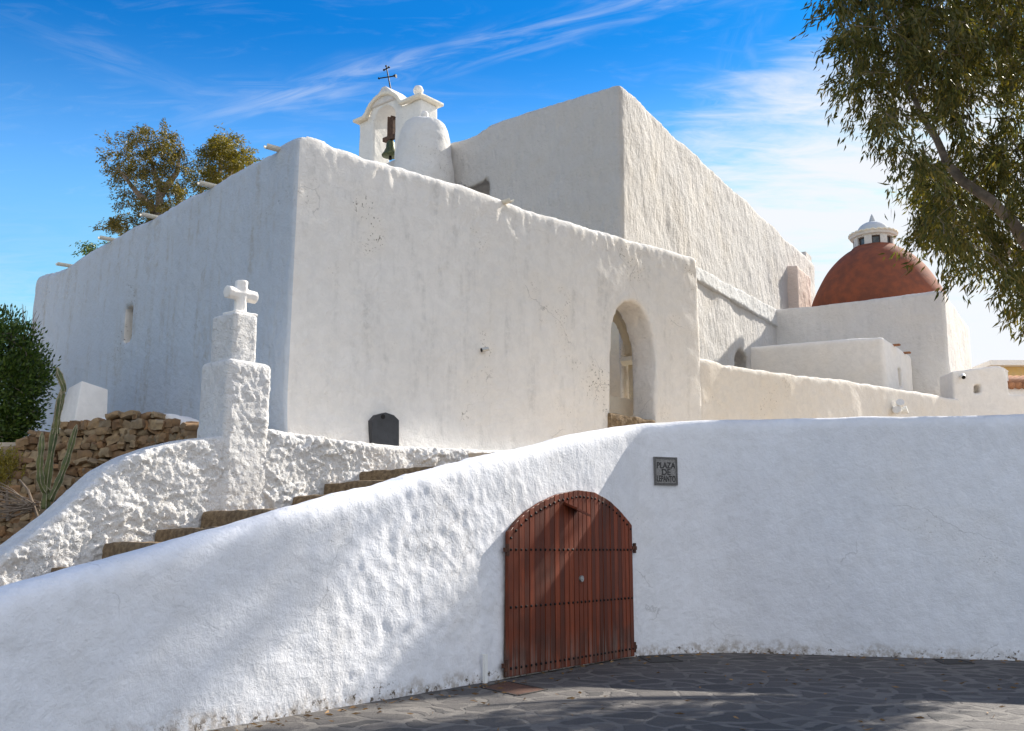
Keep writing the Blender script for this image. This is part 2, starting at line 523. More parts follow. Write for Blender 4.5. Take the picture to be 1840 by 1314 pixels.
def upright(bm, A, d, outline, n, n0, n1):
    """outline [(s,z)] in the upright plane through A along d, extruded from n0 to n1 along n"""
    a, b = [], []
    for s, z in outline:
        p = Vector((A[0] + d[0] * s, A[1] + d[1] * s, z))
        a.append(bm.verts.new(p + Vector((n[0] * n0, n[1] * n0, 0))))
        b.append(bm.verts.new(p + Vector((n[0] * n1, n[1] * n1, 0))))
    bm.faces.new(a)
    bm.faces.new(b[::-1])
    k = len(outline)
    for i in range(k):
        j = (i + 1) % k
        bm.faces.new((a[i], b[i], b[j], a[j]))


def wall_bm(bm, path, ztops, thick, z0, r=0.1, seg=4, zbs=None):
    """path = front face base line, wall body lies to the LEFT of the walking direction, rounded top"""
    n = len(path)
    rings = []
    for i, p in enumerate(path):
        p0 = Vector(path[max(i - 1, 0)])
        p1 = Vector(path[min(i + 1, n - 1)])
        d = (p1 - p0).normalized()
        left = Vector((-d.y, d.x))
        zt = ztops[i]
        zb = zbs[i] if zbs else z0
        prof = [(0, zb)]
        for k in range(seg + 1):
            a = math.pi / 2 * k / seg
            prof.append((r - r * math.cos(a), zt - r + r * math.sin(a)))
        for k in range(seg + 1):
            a = math.pi / 2 * k / seg
            prof.append((thick - r + r * math.sin(a), zt - r + r * math.cos(a)))
        prof.append((thick, zb))
        rings.append([bm.verts.new((p[0] + left.x * o_, p[1] + left.y * o_, z)) for o_, z in prof])
    m = len(rings[0])
    for i in range(n - 1):
        for k in range(m):
            k2 = (k + 1) % m
            bm.faces.new((rings[i][k], rings[i + 1][k], rings[i + 1][k2], rings[i][k2]))
    bm.faces.new(rings[0])
    bm.faces.new(rings[-1][::-1])


def evaluated(o):
    dg = bpy.context.evaluated_depsgraph_get()
    dg.update()
    me = bpy.data.meshes.new_from_object(o.evaluated_get(dg))
    return me


def carve(bms, cutters, voxel=None, name="tmp"):
    """bms: list of closed solids -> one mesh: each minus the cutters, then unioned by voxel remesh"""
    merged = bmesh.new()
    cut_objs = []
    for cb in cutters:
        cm = bm_mesh(cb, "cut")
        co = bpy.data.objects.new("cut", cm)
        COL.objects.link(co)
        cut_objs.append(co)
    for b in bms:
        me = bm_mesh(b, name)
        o = bpy.data.objects.new(name, me)
        COL.objects.link(o)
        for co in cut_objs:
            md = o.modifiers.new('B', 'BOOLEAN')
            md.operation = 'DIFFERENCE'
            md.solver = 'EXACT'
            md.object = co
        m2 = evaluated(o)
        merged.from_mesh(m2)
        bpy.data.objects.remove(o)
        bpy.data.meshes.remove(m2)
    for co in cut_objs:
        bpy.data.objects.remove(co)
    me = bpy.data.meshes.new(name)
    bmesh.ops.recalc_face_normals(merged, faces=merged.faces)
    merged.to_mesh(me)
    merged.free()
    if voxel:
        o = bpy.data.objects.new(name, me)
        COL.objects.link(o)
        md = o.modifiers.new('R', 'REMESH')
        md.mode = 'VOXEL'
        md.voxel_size = voxel
        md.use_smooth_shade = True
        m2 = evaluated(o)
        bpy.data.objects.remove(o)
        me = m2
    return me


def arrays(me):
    n = len(me.vertices)
    co = np.empty(n * 3)
    no = np.empty(n * 3)
    me.vertices.foreach_get('co', co)
    me.vertices.foreach_get('normal', no)
    return co.reshape(-1, 3), no.reshape(-1, 3)


def displace(me, fn, keep=None):
    co, no = arrays(me)
    d = np.array([fn(Vector(c)) for c in co])
    if keep is not None:
        d *= keep(co)
    me.vertices.foreach_set('co', (co + no * d[:, None]).ravel())
    me.update()
    return me


def fbm(p, f, octv=3):
    return noise.fractal(p * f, 1.0, 2.0, octv, noise_basis='PERLIN_ORIGINAL')


def bulge(amp1, f1, amp2=0.0, f2=3.0, amp3=0.0, f3=9.0):
    def fn(p):
        v = amp1 * fbm(p, f1, 2)
        if amp2:
            v += amp2 * fbm(p, f2, 3)
        if amp3:
            v += amp3 * fbm(p, f3, 2)
        return v
    return fn


def interp_list(pairs, s):
    pairs = sorted(pairs)
    xs = [a for a, b in pairs]
    ys = [b for a, b in pairs]
    return float(np.interp(s, xs, ys))


def line_pts(A, d, s0, s1, step=0.25):
    n = max(2, int(abs(s1 - s0) / step) + 1)
    ss = np.linspace(s0, s1, n)
    return ss, [(A[0] + d[0] * s, A[1] + d[1] * s) for s in ss]


def tube(bm, pts, radii, n=8, cap=True, star=None):
    pts = [Vector(p) for p in pts]
    rings = []
    up = Vector((0.13, 0.31, 0.94)).normalized()
    for i, p in enumerate(pts):
        t = (pts[min(i + 1, len(pts) - 1)] - pts[max(i - 1, 0)]).normalized()
        ref = up if abs(t.dot(up)) < 0.95 else Vector((1, 0, 0))
        a = t.cross(ref).normalized()
        b = t.cross(a).normalized()
        ring = []
        for k in range(n):
            th = 2 * math.pi * k / n
            rr = radii[i] * (1.0 if star is None else (1 + star * math.cos(th * (n // 4))))
            ring.append(bm.verts.new(p + a * math.cos(th) * rr + b * math.sin(th) * rr))
        rings.append(ring)
    for i in range(len(rings) - 1):
        for k in range(n):
            bm.faces.new((rings[i][k], rings[i][(k + 1) % n], rings[i + 1][(k + 1) % n], rings[i + 1][k]))
    if cap:
        bm.faces.new(rings[0][::-1])
        bm.faces.new(rings[-1])


def lathe(bm, c, prof, n=24, ang0=0.0):
    rings = []
    for r_, z in prof:
        if r_ < 1e-5:
            rings.append([bm.verts.new((c[0], c[1], z))])
        else:
            rings.append([bm.verts.new((c[0] + r_ * math.cos(ang0 + 2 * math.pi * k / n), c[1] + r_ * math.sin(ang0 + 2 * math.pi * k / n), z)) for k in range(n)])
    for a, b in zip(rings, rings[1:]):
        if len(a) == 1 and len(b) == 1:
            continue
        for k in range(n):
            k2 = (k + 1) % n
            if len(a) == 1:
                bm.faces.new((a[0], b[k], b[k2]))
            elif len(b) == 1:
                bm.faces.new((a[k], a[k2], b[0]))
            else:
                bm.faces.new((a[k], a[k2], b[k2], b[k]))
    if len(rings[0]) > 1:
        bm.faces.new(rings[0][::-1])
    if len(rings[-1]) > 1:
        bm.faces.new(rings[-1])


def struct(name, bm, mat, smooth=False):
    o = obj(name, bm, mat, None, smooth)
    o['kind'] = 'structure'
    return o


def catmull(pts, step):
    pts = [Vector(p) for p in pts]
    P = [pts[0] * 2 - pts[1]] + pts + [pts[-1] * 2 - pts[-2]]
    res = []
    for i in range(1, len(P) - 2):
        p0, p1, p2, p3 = P[i - 1:i + 3]
        k = max(1, int((p2 - p1).length / step))
        for j in range(k):
            t = j / k
            res.append(0.5 * ((2 * p1) + (p2 - p0) * t + (2 * p0 - 5 * p1 + 4 * p2 - p3) * t * t + (-p0 + 3 * p1 - 3 * p2 + p3) * t ** 3))
    res.append(pts[-1])
    return res


def path_hit(path, px, py):
    """where the upright surface over a plan polyline shows at a photo pixel -> (arc length, z)"""
    r = ray(px, py)
    L = 0.0
    for a, b in zip(path, path[1:]):
        e = Vector((b[0] - a[0], b[1] - a[1]))
        det = r.x * (-e.y) + e.x * r.y
        if abs(det) > 1e-9:
            t = (a[0] * (-e.y) + e.x * a[1]) / det
            q = (r.x * t - a[0]) * e.x + (r.y * t - a[1]) * e.y
            q /= e.length_squared
            if t > 0 and -1e-6 <= q <= 1 + 1e-6:
                return L + q * e.length, EYE + r.z * t
        L += e.length
    return None


def arc_lengths(path):
    L = [0.0]
    for a, b in zip(path, path[1:]):
        L.append(L[-1] + math.hypot(b[0] - a[0], b[1] - a[1]))
    return L


def at_arc(path, s):
    L = 0.0
    for a, b in zip(path, path[1:]):
        e = math.hypot(b[0] - a[0], b[1] - a[1])
        if s <= L + e or b is path[-1]:
            q = (s - L) / e
            d = Vector((b[0] - a[0], b[1] - a[1])).normalized()
            return Vector((a[0] + (b[0] - a[0]) * q, a[1] + (b[1] - a[1]) * q)), d
        L += e


# ------------------------------------------------------------------ ground
bm = bmesh.new()
S = 900
vs = [bm.verts.new((x, y, -0.02)) for x, y in ((-S, -S), (S, -S), (S, S), (-S, S))]
bm.faces.new(vs)
struct("ground", bm, M_GROUND)

# front wall line in plan (its face towards the plaza)
FW = catmull([(-6.6, 3.2), (-4.6, 5.94), (-2.57, 8.70), (-1.2, 10.56), (-0.084, 12.08), (0.8, 13.28), (1.70, 14.45), (2.21, 14.80), (3.06, 15.0), (4.19, 14.78), (5.26, 14.42), (6.94, 13.95), (9.5, 13.1), (13, 12.4)], 0.12)
FW = [(p.x, p.y) for p in FW]
bm = bmesh.new()
outer = [(-26, -30), (40, -30), (40, 12.6)] + [(p[0] - 0.0, p[1] + 0.1) for p in FW[::-1]] + [(-26, 3.0)]
bm.faces.new([bm.verts.new((x, y, 0.0)) for x, y in outer])
struct("plaza", bm, M_PAVE)

# the hill and terrace behind the front wall
TZ = 2.9
bm = bmesh.new()
hill = [(p[0] - 0.25, p[1] + 0.3) for p in FW if p[0] > 1.5]
hill += [(40, 12.5), (60, 60), (-40, 60), (-40, 14.6), (-9.0, 13.6), (-5.0, 13.2), (-3.35, 12.85), (-0.9, 15.0)]
prism(bm, hill, -0.5, TZ)
struct("terrace", bm, M_TERRACE)

# ------------------------------------------------------------------ low front wall with the gate
crest = [(-60, 1086), (0, 1057), (128, 1021), (265, 984), (374, 952), (487, 920), (579, 895), (680, 868), (764, 846), (850, 824), (920, 808), (1000, 788),
         (1060, 774), (1100, 767), (1150, 761), (1250, 756), (1400, 753), (1600, 749), (1840, 745)]
# crest is read on the middle of the wall
FWC = []
for i, p in enumerate(FW):
    d = (Vector(FW[min(i + 1, len(FW) - 1)]) - Vector(FW[max(i - 1, 0)])).normalized()
    FWC.append((p[0] - d.y * 0.2, p[1] + d.x * 0.2))
prof = []
for px, py in crest:
    h_ = path_hit(FWC, px, py)
    if h_:
        prof.append(h_)
Lc = arc_lengths(FWC)
z_first = prof[0][1]
slope0 = (prof[1][1] - prof[0][1]) / (prof[1][0] - prof[0][0])
prof.insert(0, (0.0, max(0.5, z_first - prof[0][0] * 0.13)))
ztops = [interp_list(prof, s) + 0.012 * noise.noise(Vector((s * 1.3, 0, 3))) for s in Lc]
bm = bmesh.new()
wall_bm(bm, FW, ztops, 0.42, -0.3, r=0.17, seg=5)
me = carve([bm], [], voxel=0.045, name="retaining_wall")


def fw_disp(p):
    v = 0.015 * fbm(p, 0.8, 2) + 0.007 * fbm(p, 3.0, 3)
    k = max(0.0, 1 - ((p.x + 0.95) / 1.5) ** 2)          # lumpy patched plaster left of the gate
    if k > 0:
        v += k * 0.014 * noise.turbulence(p * 7.5, 3, False) * (1 if p.z < 3.0 else 0.4)
    return v


displace(me, fw_disp)
fw_root = thing("retaining_wall", "low curved whitewashed wall climbing from left beside the steps, with brown arched gate", "wall", (0.8, 13.3, 0))
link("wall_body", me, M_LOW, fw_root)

# gate: two plank leaves under one arch
GA = Vector((-0.084, 12.08))
GB = Vector((1.70, 14.5))
gd = (GB - GA).normalized()
gn = Vector((gd.y, -gd.x))          # towards the plaza
GO = GA + gn * 0.05
gate_pts = {}
g_l = hit(GO, gd, 909, 1150)[0]
g_r = hit(GO, gd, 1136, 1150)[0]
g_m = hit(GO, gd, 1036, 1000)[0]
top_px = [(913, 955), (925, 938), (945, 918), (970, 902), (1000, 888), (1036, 881), (1065, 885), (1090, 899), (1110, 917), (1125, 935), (1136, 951)]
top = [hit(GO, gd, *q)[:2] for q in top_px]
bot = [hit(GO, gd, 907, 1217)[:2], hit(GO, gd, 1136, 1179)[:2]]


def gtop(s):
    return interp_list(top, s)


def gbot(s):
    return max(0.015, interp_list(bot, s))


def leaf(s0, s1, name, label):
    n = 14
    bm = bmesh.new()
    edges = np.linspace(s0, s1, n + 1)
    for a, b in zip(edges, edges[1:]):
        a2, b2 = a + 0.004, b - 0.004
        dz = random.uniform(-0.004, 0.004)
        ol = [(a2, gbot(a2)), (b2, gbot(b2)), (b2, gtop(b2)), ((a2 + b2) / 2, gtop((a2 + b2) / 2)), (a2, gtop(a2))]
        upright(bm, GO, gd, ol, gn, -0.012 + dz, 0.035 + dz)
    o = obj(name, bm, M_WOOD, fw_root, auto=30, label=label)
    md = o.modifiers.new('bevel', 'BEVEL')
    md.width = 0.004
    md.segments = 1
    return o


leaf_l = leaf(g_l, g_m - 0.006, "gate_leaf", "wider left gate leaf with a small wooden hood near the top")
leaf_r = leaf(g_m + 0.006, g_r, "gate_leaf", "narrower right gate leaf with a round lock")
bm = bmesh.new()
upright(bm, GO, gd, [(g_l + 0.01, 0.02), (g_r - 0.01, 0.02)] + [(s, z - 0.012) for s, z in top[::-1] if g_l < s < g_r], gn, -0.04, -0.016)
obj("gate_backing", bm, M_OLDWOOD, fw_root)


def studs(lf, s0, s1, zfun, count=15):
    bm = bmesh.new()
    for s in np.linspace(s0 + 0.05, s1 - 0.05, count):
        z = zfun(s)
        c = Vector((GO.x + gd.x * s, GO.y + gd.y * s, z)) + Vector((gn.x, gn.y, 0)) * 0.036
        mm = Matrix.Translation(c) @ Matrix.Diagonal((1, 1, 1.0, 1))
        bmesh.ops.create_icosphere(bm, subdivisions=1, radius=0.019, matrix=mm)
    obj("nail_row", bm, M_IRON, lf, smooth=True)


row1 = [hit(GO, gd, 913, 988)[:2], hit(GO, gd, 1136, 988)[:2]]
row2 = [hit(GO, gd, 911, 1092)[:2], hit(GO, gd, 1136, 1074)[:2]]
row3 = [hit(GO, gd, 908, 1202)[:2], hit(GO, gd, 1136, 1165)[:2]]
for lf, a, b in ((leaf_l, g_l, g_m), (leaf_r, g_m, g_r)):
    studs(lf, a, b, lambda s: gtop(s) - 0.085)
    for rw in (row1, row2, row3):
        studs(lf, a, b, lambda s, rw=rw: interp_list(rw, s))
for px, py in ((910, 988), (907, 1196), (1138, 985), (1138, 1163)):
    s, z, p = hit(GO, gd, px, py)
    bm = bmesh.new()
    tube(bm, [p + Vector((gn.x * 0.02, gn.y * 0.02, -0.07)), p + Vector((gn.x * 0.02, gn.y * 0.02, 0.07))], [0.024, 0.024], 10)
    box(bm, p + Vector((gn.x, gn.y, 0)) * 0.012, (gd.x, gd.y, 0), (gn.x, gn.y, 0), (0, 0, 1), 0.06, 0.015, 0.025)
    obj("hinge", bm, M_RUST, leaf_l if px < 1000 else leaf_r, auto=40)
s, z, p = hit(GO, gd, 1040, 1040)
bm = bmesh.new()
n3 = Vector((gn.x, gn.y, 0))
tube(bm, [p + n3 * 0.03, p + n3 * 0.055], [0.045, 0.04], 16)
tube(bm, [p + n3 * 0.05, p + n3 * 0.062], [0.018, 0.014], 10)
obj("lock", bm, M_STEEL, leaf_r, auto=40)
# wooden hood beside the meeting stile
s, z, p = hit(GO, gd, 1022, 911)
bm = bmesh.new()
d3 = Vector((gd.x, gd.y, 0))
for sg in (0, 1):
    pass
a0 = p + n3 * 0.036
vv = [a0 + d3 * -0.17 + Vector((0, 0, 0.06)), a0 + d3 * 0.15 + Vector((0, 0, -0.02)),
      a0 + d3 * 0.15 + n3 * 0.20 + Vector((0, 0, -0.10)), a0 + d3 * -0.17 + n3 * 0.20 + Vector((0, 0, -0.02))]
lo = [bm.verts.new(v - Vector((0, 0, 0.03))) for v in vv]
hi = [bm.verts.new(v) for v in vv]
bm.faces.new(lo[::-1])
bm.faces.new(hi)
for i in range(4):
    bm.faces.new((lo[i], lo[(i + 1) % 4], hi[(i + 1) % 4], hi[i]))
obj("hood", bm, M_WOOD, leaf_l)

# plaque
pq = path_hit(FW, 1194, 850)
pc, pd = at_arc(FW, pq[0])
A_, B_ = at_arc(FW, path_hit(FW, 1174, 846)[0])[0], at_arc(FW, path_hit(FW, 1215, 849)[0])[0]
pd = (B_ - A_).normalized()
pn = Vector((pd.y, -pd.x))
w_ = (B_ - A_).length
PZ0, PZ1 = path_hit(FW, 1194, 872)[1], path_hit(FW, 1194, 822)[1]
plaque = thing("plaque", "small square grey stone plaque reading PLAZA DE LEPANTO beside the gate arch", "plaque", (pc.x, pc.y, PZ0))
bm = bmesh.new()
upright(bm, A_, pd, [(0, PZ0), (w_, PZ0), (w_, PZ1), (0, PZ1)], pn, -0.03, 0.035)
obj("stone_slab", bm, M_PLAQUE, plaque)
bm = bmesh.new()
for a, b in (((0, PZ0), (w_, PZ0 + 0.03)), ((0, PZ1 - 0.03), (w_, PZ1)), ((0, PZ0 + 0.03), (0.025, PZ1 - 0.03)), ((w_ - 0.025, PZ0 + 0.03), (w_, PZ1 - 0.03))):
    upright(bm, A_, pd, [(a[0], a[1]), (b[0], a[1]), (b[0], b[1]), (a[0], b[1])], pn, 0.03, 0.043)
obj("raised_rim", bm, simple("plaque_rim", (0.16, 0.155, 0.15), 0.9, 0, 0.2, 50, 0.6), plaque)
for i, txt in enumerate(("PLAZA", "DE", "LEPANTO")):
    cu = bpy.data.curves.new("lettering", 'FONT')
    cu.body = txt
    cu.size = 0.125
    cu.align_x = 'CENTER'
    cu.extrude = 0.004
    cu.offset = 0.002
    tmp = bpy.data.objects.new("lettering", cu)
    COL.objects.link(tmp)
    me = evaluated(tmp)
    bpy.data.objects.remove(tmp)
    zc = PZ1 - (PZ1 - PZ0) * (0.29 + 0.24 * i) - 0.045
    X = Vector((pd.x, pd.y, 0))
    N = Vector((pn.x, pn.y, 0))
    xs = [v.co.x for v in me.vertices]
    kx = min(1.0, (w_ * 0.8) / (max(xs) - min(xs)))
    mat = Matrix(((X.x * kx, 0, N.x, A_.x + X.x * w_ / 2 + N.x * 0.0365), (X.y * kx, 0, N.y, A_.y + X.y * w_ / 2 + N.y * 0.0365), (0, 1, 0, zc), (0, 0, 0, 1)))
    me.transform(mat)
    link("lettering", me, M_INK, plaque, smooth=False)

# pipe stub at the wall foot, and the cover plates in the paving
q = path_hit(FW, 866, 1228)
pc, pd = at_arc(FW, q[0])
pn = Vector((pd.y, -pd.x))
zt = path_hit(FW, 866, 1175)[1]
bm = bmesh.new()
c0 = Vector((pc.x + pn.x * 0.045, pc.y + pn.y * 0.045, 0))
box(bm, c0 + Vector((0, 0, zt / 2)), (pd.x, pd.y, 0), (pn.x, pn.y, 0), (0, 0, 1), 0.022, 0.02, zt / 2)
o = root_of(obj("conduit", bm, M_PAINT))
tag(o, "short white conduit standing against the wall foot left of the gate", "conduit")


def ground_pt(px, py):
    r = ray(px, py)
    t = -EYE / r.z
    return Vector((r.x * t, r.y * t, 0))


def cover(quad_px, mat, label):
    pts = [ground_pt(*q) for q in quad_px]
    c = sum(pts, Vector()) / 4
    o = thing("manhole_cover", label, "manhole cover", tuple(c), "metal cover plates set in the paving")
    bm = bmesh.new()
    prism(bm, [(p.x, p.y) for p in pts], -0.01, 0.006)
    obj("plate", bm, mat, o)
    bm = bmesh.new()
    for i in range(4):
        a, b = pts[i], pts[(i + 1) % 4]
        d = (b - a).normalized()
        nn = Vector((-d.y, d.x, 0))
        if nn.dot(c - a) > 0:
            nn = -nn
        prism(bm, [(p.x, p.y) for p in (a + nn * 0.004, b + nn * 0.004, b + nn * 0.03, a + nn * 0.03)], -0.012, 0.009 + 0.0005 * i)
    obj("frame", bm, M_DARKIRON, o)


cover([(868, 1236), (930, 1250), (980, 1240), (912, 1226)], M_RUST, "rusty brown square cover plate in the paving before the gate")
cover([(1150, 1180), (1172, 1191), (1224, 1189), (1195, 1180)], M_DARKIRON, "dark iron cover plate at the wall foot right of the gate")
cover([(1682, 1186), (1700, 1194), (1748, 1193), (1722, 1186)], M_DARKIRON, "dark iron cover plate at the wall foot far right")

# ------------------------------------------------------------------ stepped way and rubble wall
RD = Vector((0.644, 0.765)).normalized()
R0 = Vector((-1.94, 13.44))                      # a point of the rubble wall's face
RN = Vector((RD.y, -RD.x))
rs = lambda px, py: hit(R0, RD, px, py)[:2]
front_edge = [rs(-120, 1062), rs(-40, 1030), rs(0, 1004), rs(60, 958), rs(112, 918), rs(150, 882), rs(192, 844), rs(240, 818), rs(290, 800), rs(345, 788), rs(400, 783), rs(490, 771), rs(560, 782), rs(640, 794), rs(740, 802), rs(800, 806), rs(880, 809), rs(1000, 808)]
s_a, s_b = front_edge[0][0], front_edge[-1][0]
ss, pts = line_pts(R0, RD, s_a, s_b, 0.08)
zt = [interp_list(front_edge, s) for s in ss]
bm = bmesh.new()
wall_bm(bm, pts, zt, 0.46, 0.2, r=0.07, seg=3)
# bulging buttress that carries the cross pillar
pl, pm, pr = rs(405, 850)[0], rs(440, 850)[0], rs(488, 850)[0]
zb_top = rs(440, 742)[1]
me = carve([bm], [], voxel=0.019, name="rubble_wall")


def step01(x, a, b):
    t = min(1.0, max(0.0, (x - a) / (b - a)))
    return t * t * (3 - 2 * t)


def rubble(p):
    q = p.copy()
    q.z *= 1.45
    w1 = q + noise.noise_vector(q * 3.3) * 0.10 + noise.noise_vector(q * 11.0) * 0.025
    d, _ = noise.voronoi(w1 * 4.6)
    k = min(1.0, max(0.25, 0.6 + 0.9 * noise.noise(q * 1.5)))
    v = 0.048 * k * max(0.0, 0.45 - d[0])
    n1 = fbm(w1, 5.0, 3)
    v += 0.024 * k * step01(n1, 0.02, 0.16)
    n2 = fbm(w1 + Vector((5, 3, 1)), 13.0, 3)
    v += 0.013 * (0.3 + k) * step01(n2, 0.0, 0.18)
    v += 0.006 * noise.turbulence(w1 * 28.0, 2, False)
    v += 0.03 * noise.noise(q * 1.9) - 0.012
    return v


def rub_keep(co):
    off = (co[:, 0] - R0.x) * RN.x + (co[:, 1] - R0.y) * RN.y      # 0 at the face, negative into the wall
    return np.clip(1.0 + off / 0.12, 0.12, 1.0)


displace(me, rubble, rub_keep)
rub_o = root_of(link("rubble_wall", me, M_RUBBLE))
tag(rub_o, "lumpy whitewashed rubble wall sweeping down on the far side of the steps", "wall")

# cross pillar
pil_A = R0 + RN * 0.03
hp = lambda px, py: hit(pil_A, RD, px, py)[:2]
p_s0, p_s1 = hp(409, 700)[0], hp(489, 700)[0]
q_s0, q_s1 = hp(425, 610)[0], hp(468, 610)[0]
z_base, z_sh, z_sh2 = hp(440, 860)[1], hp(450, 648)[1], hp(450, 562)[1]
z_top = hp(435, 506)[1]
pl_w = 0.62
qoff = 0.06
bm = bmesh.new()
ct = [pil_A + RD * p_s0, pil_A + RD * p_s1, pil_A + RD * p_s1 - RN * pl_w, pil_A + RD * p_s0 - RN * pl_w]
prism(bm, [(p.x, p.y) for p in ct], z_base - 0.8, z_sh)
bmesh.ops.bevel(bm, geom=[e for e in bm.edges if all(v.co.z > z_sh - 0.01 for v in e.verts)] + [e for e in bm.edges if abs(e.verts[0].co.z - e.verts[1].co.z) > 0.5], offset=0.07, segments=4, profile=0.5, affect='EDGES')
me_l = carve([bm], [], voxel=0.024, name="pedestal")


def pil_disp(p):
    return rubble(p + Vector((3, 1, 0))) * 0.6


def pil_keep(co):
    off = (co[:, 0] - pil_A.x) * RN.x + (co[:, 1] - pil_A.y) * RN.y
    return np.clip(1.0 + off / 0.06, 0.06, 1.0)


displace(me_l, pil_disp, pil_keep)
pcen = sum(ct, Vector((0, 0))) / 4
pil = thing("cross_pillar", "whitewashed stepped pillar topped by a small stone cross beside the steps", "pillar", (pcen.x, pcen.y, z_base - 0.8))
link("pedestal", me_l, M_RUBBLE, pil)
bm = bmesh.new()
cu_ = [pil_A + RD * q_s0 - RN * qoff, pil_A + RD * q_s1 - RN * qoff, pil_A + RD * q_s1 - RN * (pl_w - qoff), pil_A + RD * q_s0 - RN * (pl_w - qoff)]
tp = 0.02
prism(bm, [(p.x, p.y) for p in cu_], z_sh - 0.15, z_sh2)
bmesh.ops.bevel(bm, geom=[e for e in bm.edges if abs(e.verts[0].co.z - e.verts[1].co.z) > 0.5 or all(v.co.z > z_sh2 - 0.01 for v in e.verts)], offset=0.035, segments=3, profile=0.5, affect='EDGES')
me_u = carve([bm], [], voxel=0.022, name="shaft")
displace(me_u, lambda p: rubble(p) * 0.25, lambda co: np.clip(1.0 + ((co[:, 0] - pil_A.x) * RN.x + (co[:, 1] - pil_A.y) * RN.y + qoff) / 0.05, 0.1, 1.0))
link("shaft", me_u, M_RUBBLE, pil)
# cross: chamfered bars, arms parallel to the front of the pillar
cc_ = pil_A + RD * ((q_s0 + q_s1) / 2) - RN * 0.26
hc = lambda px, py: hit(cc_, RD, px, py)[:2]
z_top = hc(434, 505)[1]
xa, xb = hc(407, 527)[0], hc(459, 527)[0]
xm = (hc(419, 545)[0] + hc(445, 545)[0]) / 2
za, zb = hc(432, 541)[1], hc(432, 518)[1]
bm = bmesh.new()


def octbar(bm, p0, p1, r):
    tube(bm, [p0, p1], [r, r], 8)


C3 = lambda s, z: Vector((cc_.x + RD.x * s, cc_.y + RD.y * s, z))
hw = (zb - za) / 2
octbar(bm, C3(xm, z_sh2 - 0.02), C3(xm, z_top), hw * 0.98)
octbar(bm, C3(xa, (za + zb) / 2), C3(xb, (za + zb) / 2), hw * 1.02)
box(bm, C3(xm, z_sh2 + 0.015), (RD.x, RD.y, 0), (RN.x, RN.y, 0), (0, 0, 1), 0.16, 0.14, 0.022)
me_c = carve([bm], [], voxel=0.014, name="cross")
displace(me_c, bulge(0.006, 4, 0.004, 14))
link("cross", me_c, M_CLEAN, pil)

# steps
stairs = thing("staircase", "worn brown stone steps climbing between the low white wall and rubble wall", "stairs", (-3.5, 10, 0.3))
risers = [(90, 1020), (183, 976), (278, 951), (361, 919), (523, 891), (583, 869), (643, 847)]
rr = [rs(*q) for q in risers]
dz = 0.185
pre = [(rr[0][0] - 0.6 * k, rr[0][1] - dz * k) for k in range(6, 0, -1)]
post = [(rr[-1][0] + 2.2 + 0.5 * k, rr[-1][1] + 0.13 * k) for k in range(1, 3)]
allr = pre + rr + post
for i, (s, z) in enumerate(allr):
    s2 = allr[i + 1][0] + 0.06 if i + 1 < len(allr) else s + 3.0
    bm = bmesh.new()
    w0, w1 = 0.02, -2.2
    pp = [R0 + RD * s - RN * w0, R0 + RD * s + RN * 2.05, R0 + RD * s2 + RN * 2.05, R0 + RD * s2 - RN * w0]
    prism(bm, [(p.x, p.y) for p in pp], z - 0.5, z)
    me = carve([bm], [], voxel=0.05, name="step")
    displace(me, bulge(0.012, 1.3, 0.014, 5))
    link("step", me, M_STEP, stairs)

# ------------------------------------------------------------------ church
F0 = Vector((-0.18, 16.0))
fd = Vector((0.744, 0.668)).normalized()
fin = Vector((-fd.y, fd.x))
fout = -fin
sA = -3.87
A = F0 + fd * sA
ld = Vector((-0.696, 0.718)).normalized()
lin = Vector((ld.y, -ld.x))                     # inward of the left wall
hf = lambda px, py: hit(F0, fd, px, py)[:2]
hl = lambda px, py: hit(A, ld, px, py)[:2]
church = thing("church", "large whitewashed fortress church with bell gable, round turret and red dome", "church", (A.x, A.y, 2.6))

ftop = [hf(533, 241), hf(640, 274), hf(700, 291), hf(740, 302), hf(840, 332), hf(905, 355), hf(1000, 390), hf(1100, 418), hf(1180, 440), hf(1253, 459)]
sB = hf(1255, 540)[0]
ss, pts = line_pts(F0, fd, sA, sB, 0.2)
zt = [interp_list(ftop, s) + 0.03 * noise.noise(Vector((s * 1.1, 5, 1))) + 0.015 * noise.noise(Vector((s * 4.1, 5, 1))) for s in ss]
bm_f = bmesh.new()
wall_bm(bm_f, pts, zt, 0.62, 2.4, r=0.13, seg=4)
ltop = [hl(528, 242), hl(505, 256), hl(485, 270), hl(440, 293), hl(420, 303), hl(365, 337), hl(330, 352), hl(262, 393), hl(235, 403), hl(188, 432), hl(160, 446), hl(112, 480), hl(78, 490), hl(60, 497)]
sL = hl(60, 560)[0]
ss, pts = line_pts(A, ld, sL, 0.0, 0.2)
zt = [interp_list(ltop, s) + 0.03 * noise.noise(Vector((s * 1.0, 9, 1))) for s in ss]
bm_l = bmesh.new()
wall_bm(bm_l, pts, zt, 0.62, 2.4, r=0.16, seg=4)
bm_r = bmesh.new()
prism(bm_r, [tuple(A + lin * 0.4 + fin * 0.3), tuple(A + fd * 6.3 + fin * 0.3), tuple(A + fd * 6.0 + ld * 4.0), tuple(A + fd * 5 + ld * 9.0), tuple(A + ld * sL + lin * 0.4)], 6.4, 6.75)
bm_b = bmesh.new()
wall_bm(bm_b, [tuple(A + fd * 8 + ld * sL), tuple(A + ld * sL)], [7.0, 7.05], 0.6, 2.4, r=0.2, seg=4)
# return wall at the right end, open to the sun through an arch
B = F0 + fd * sB
bm_e = bmesh.new()
wall_bm(bm_e, [tuple(B + ld * 0.35), tuple(B + ld * 1.7)], [6.9, 6.9], 0.5, 2.4, r=0.08, seg=3)

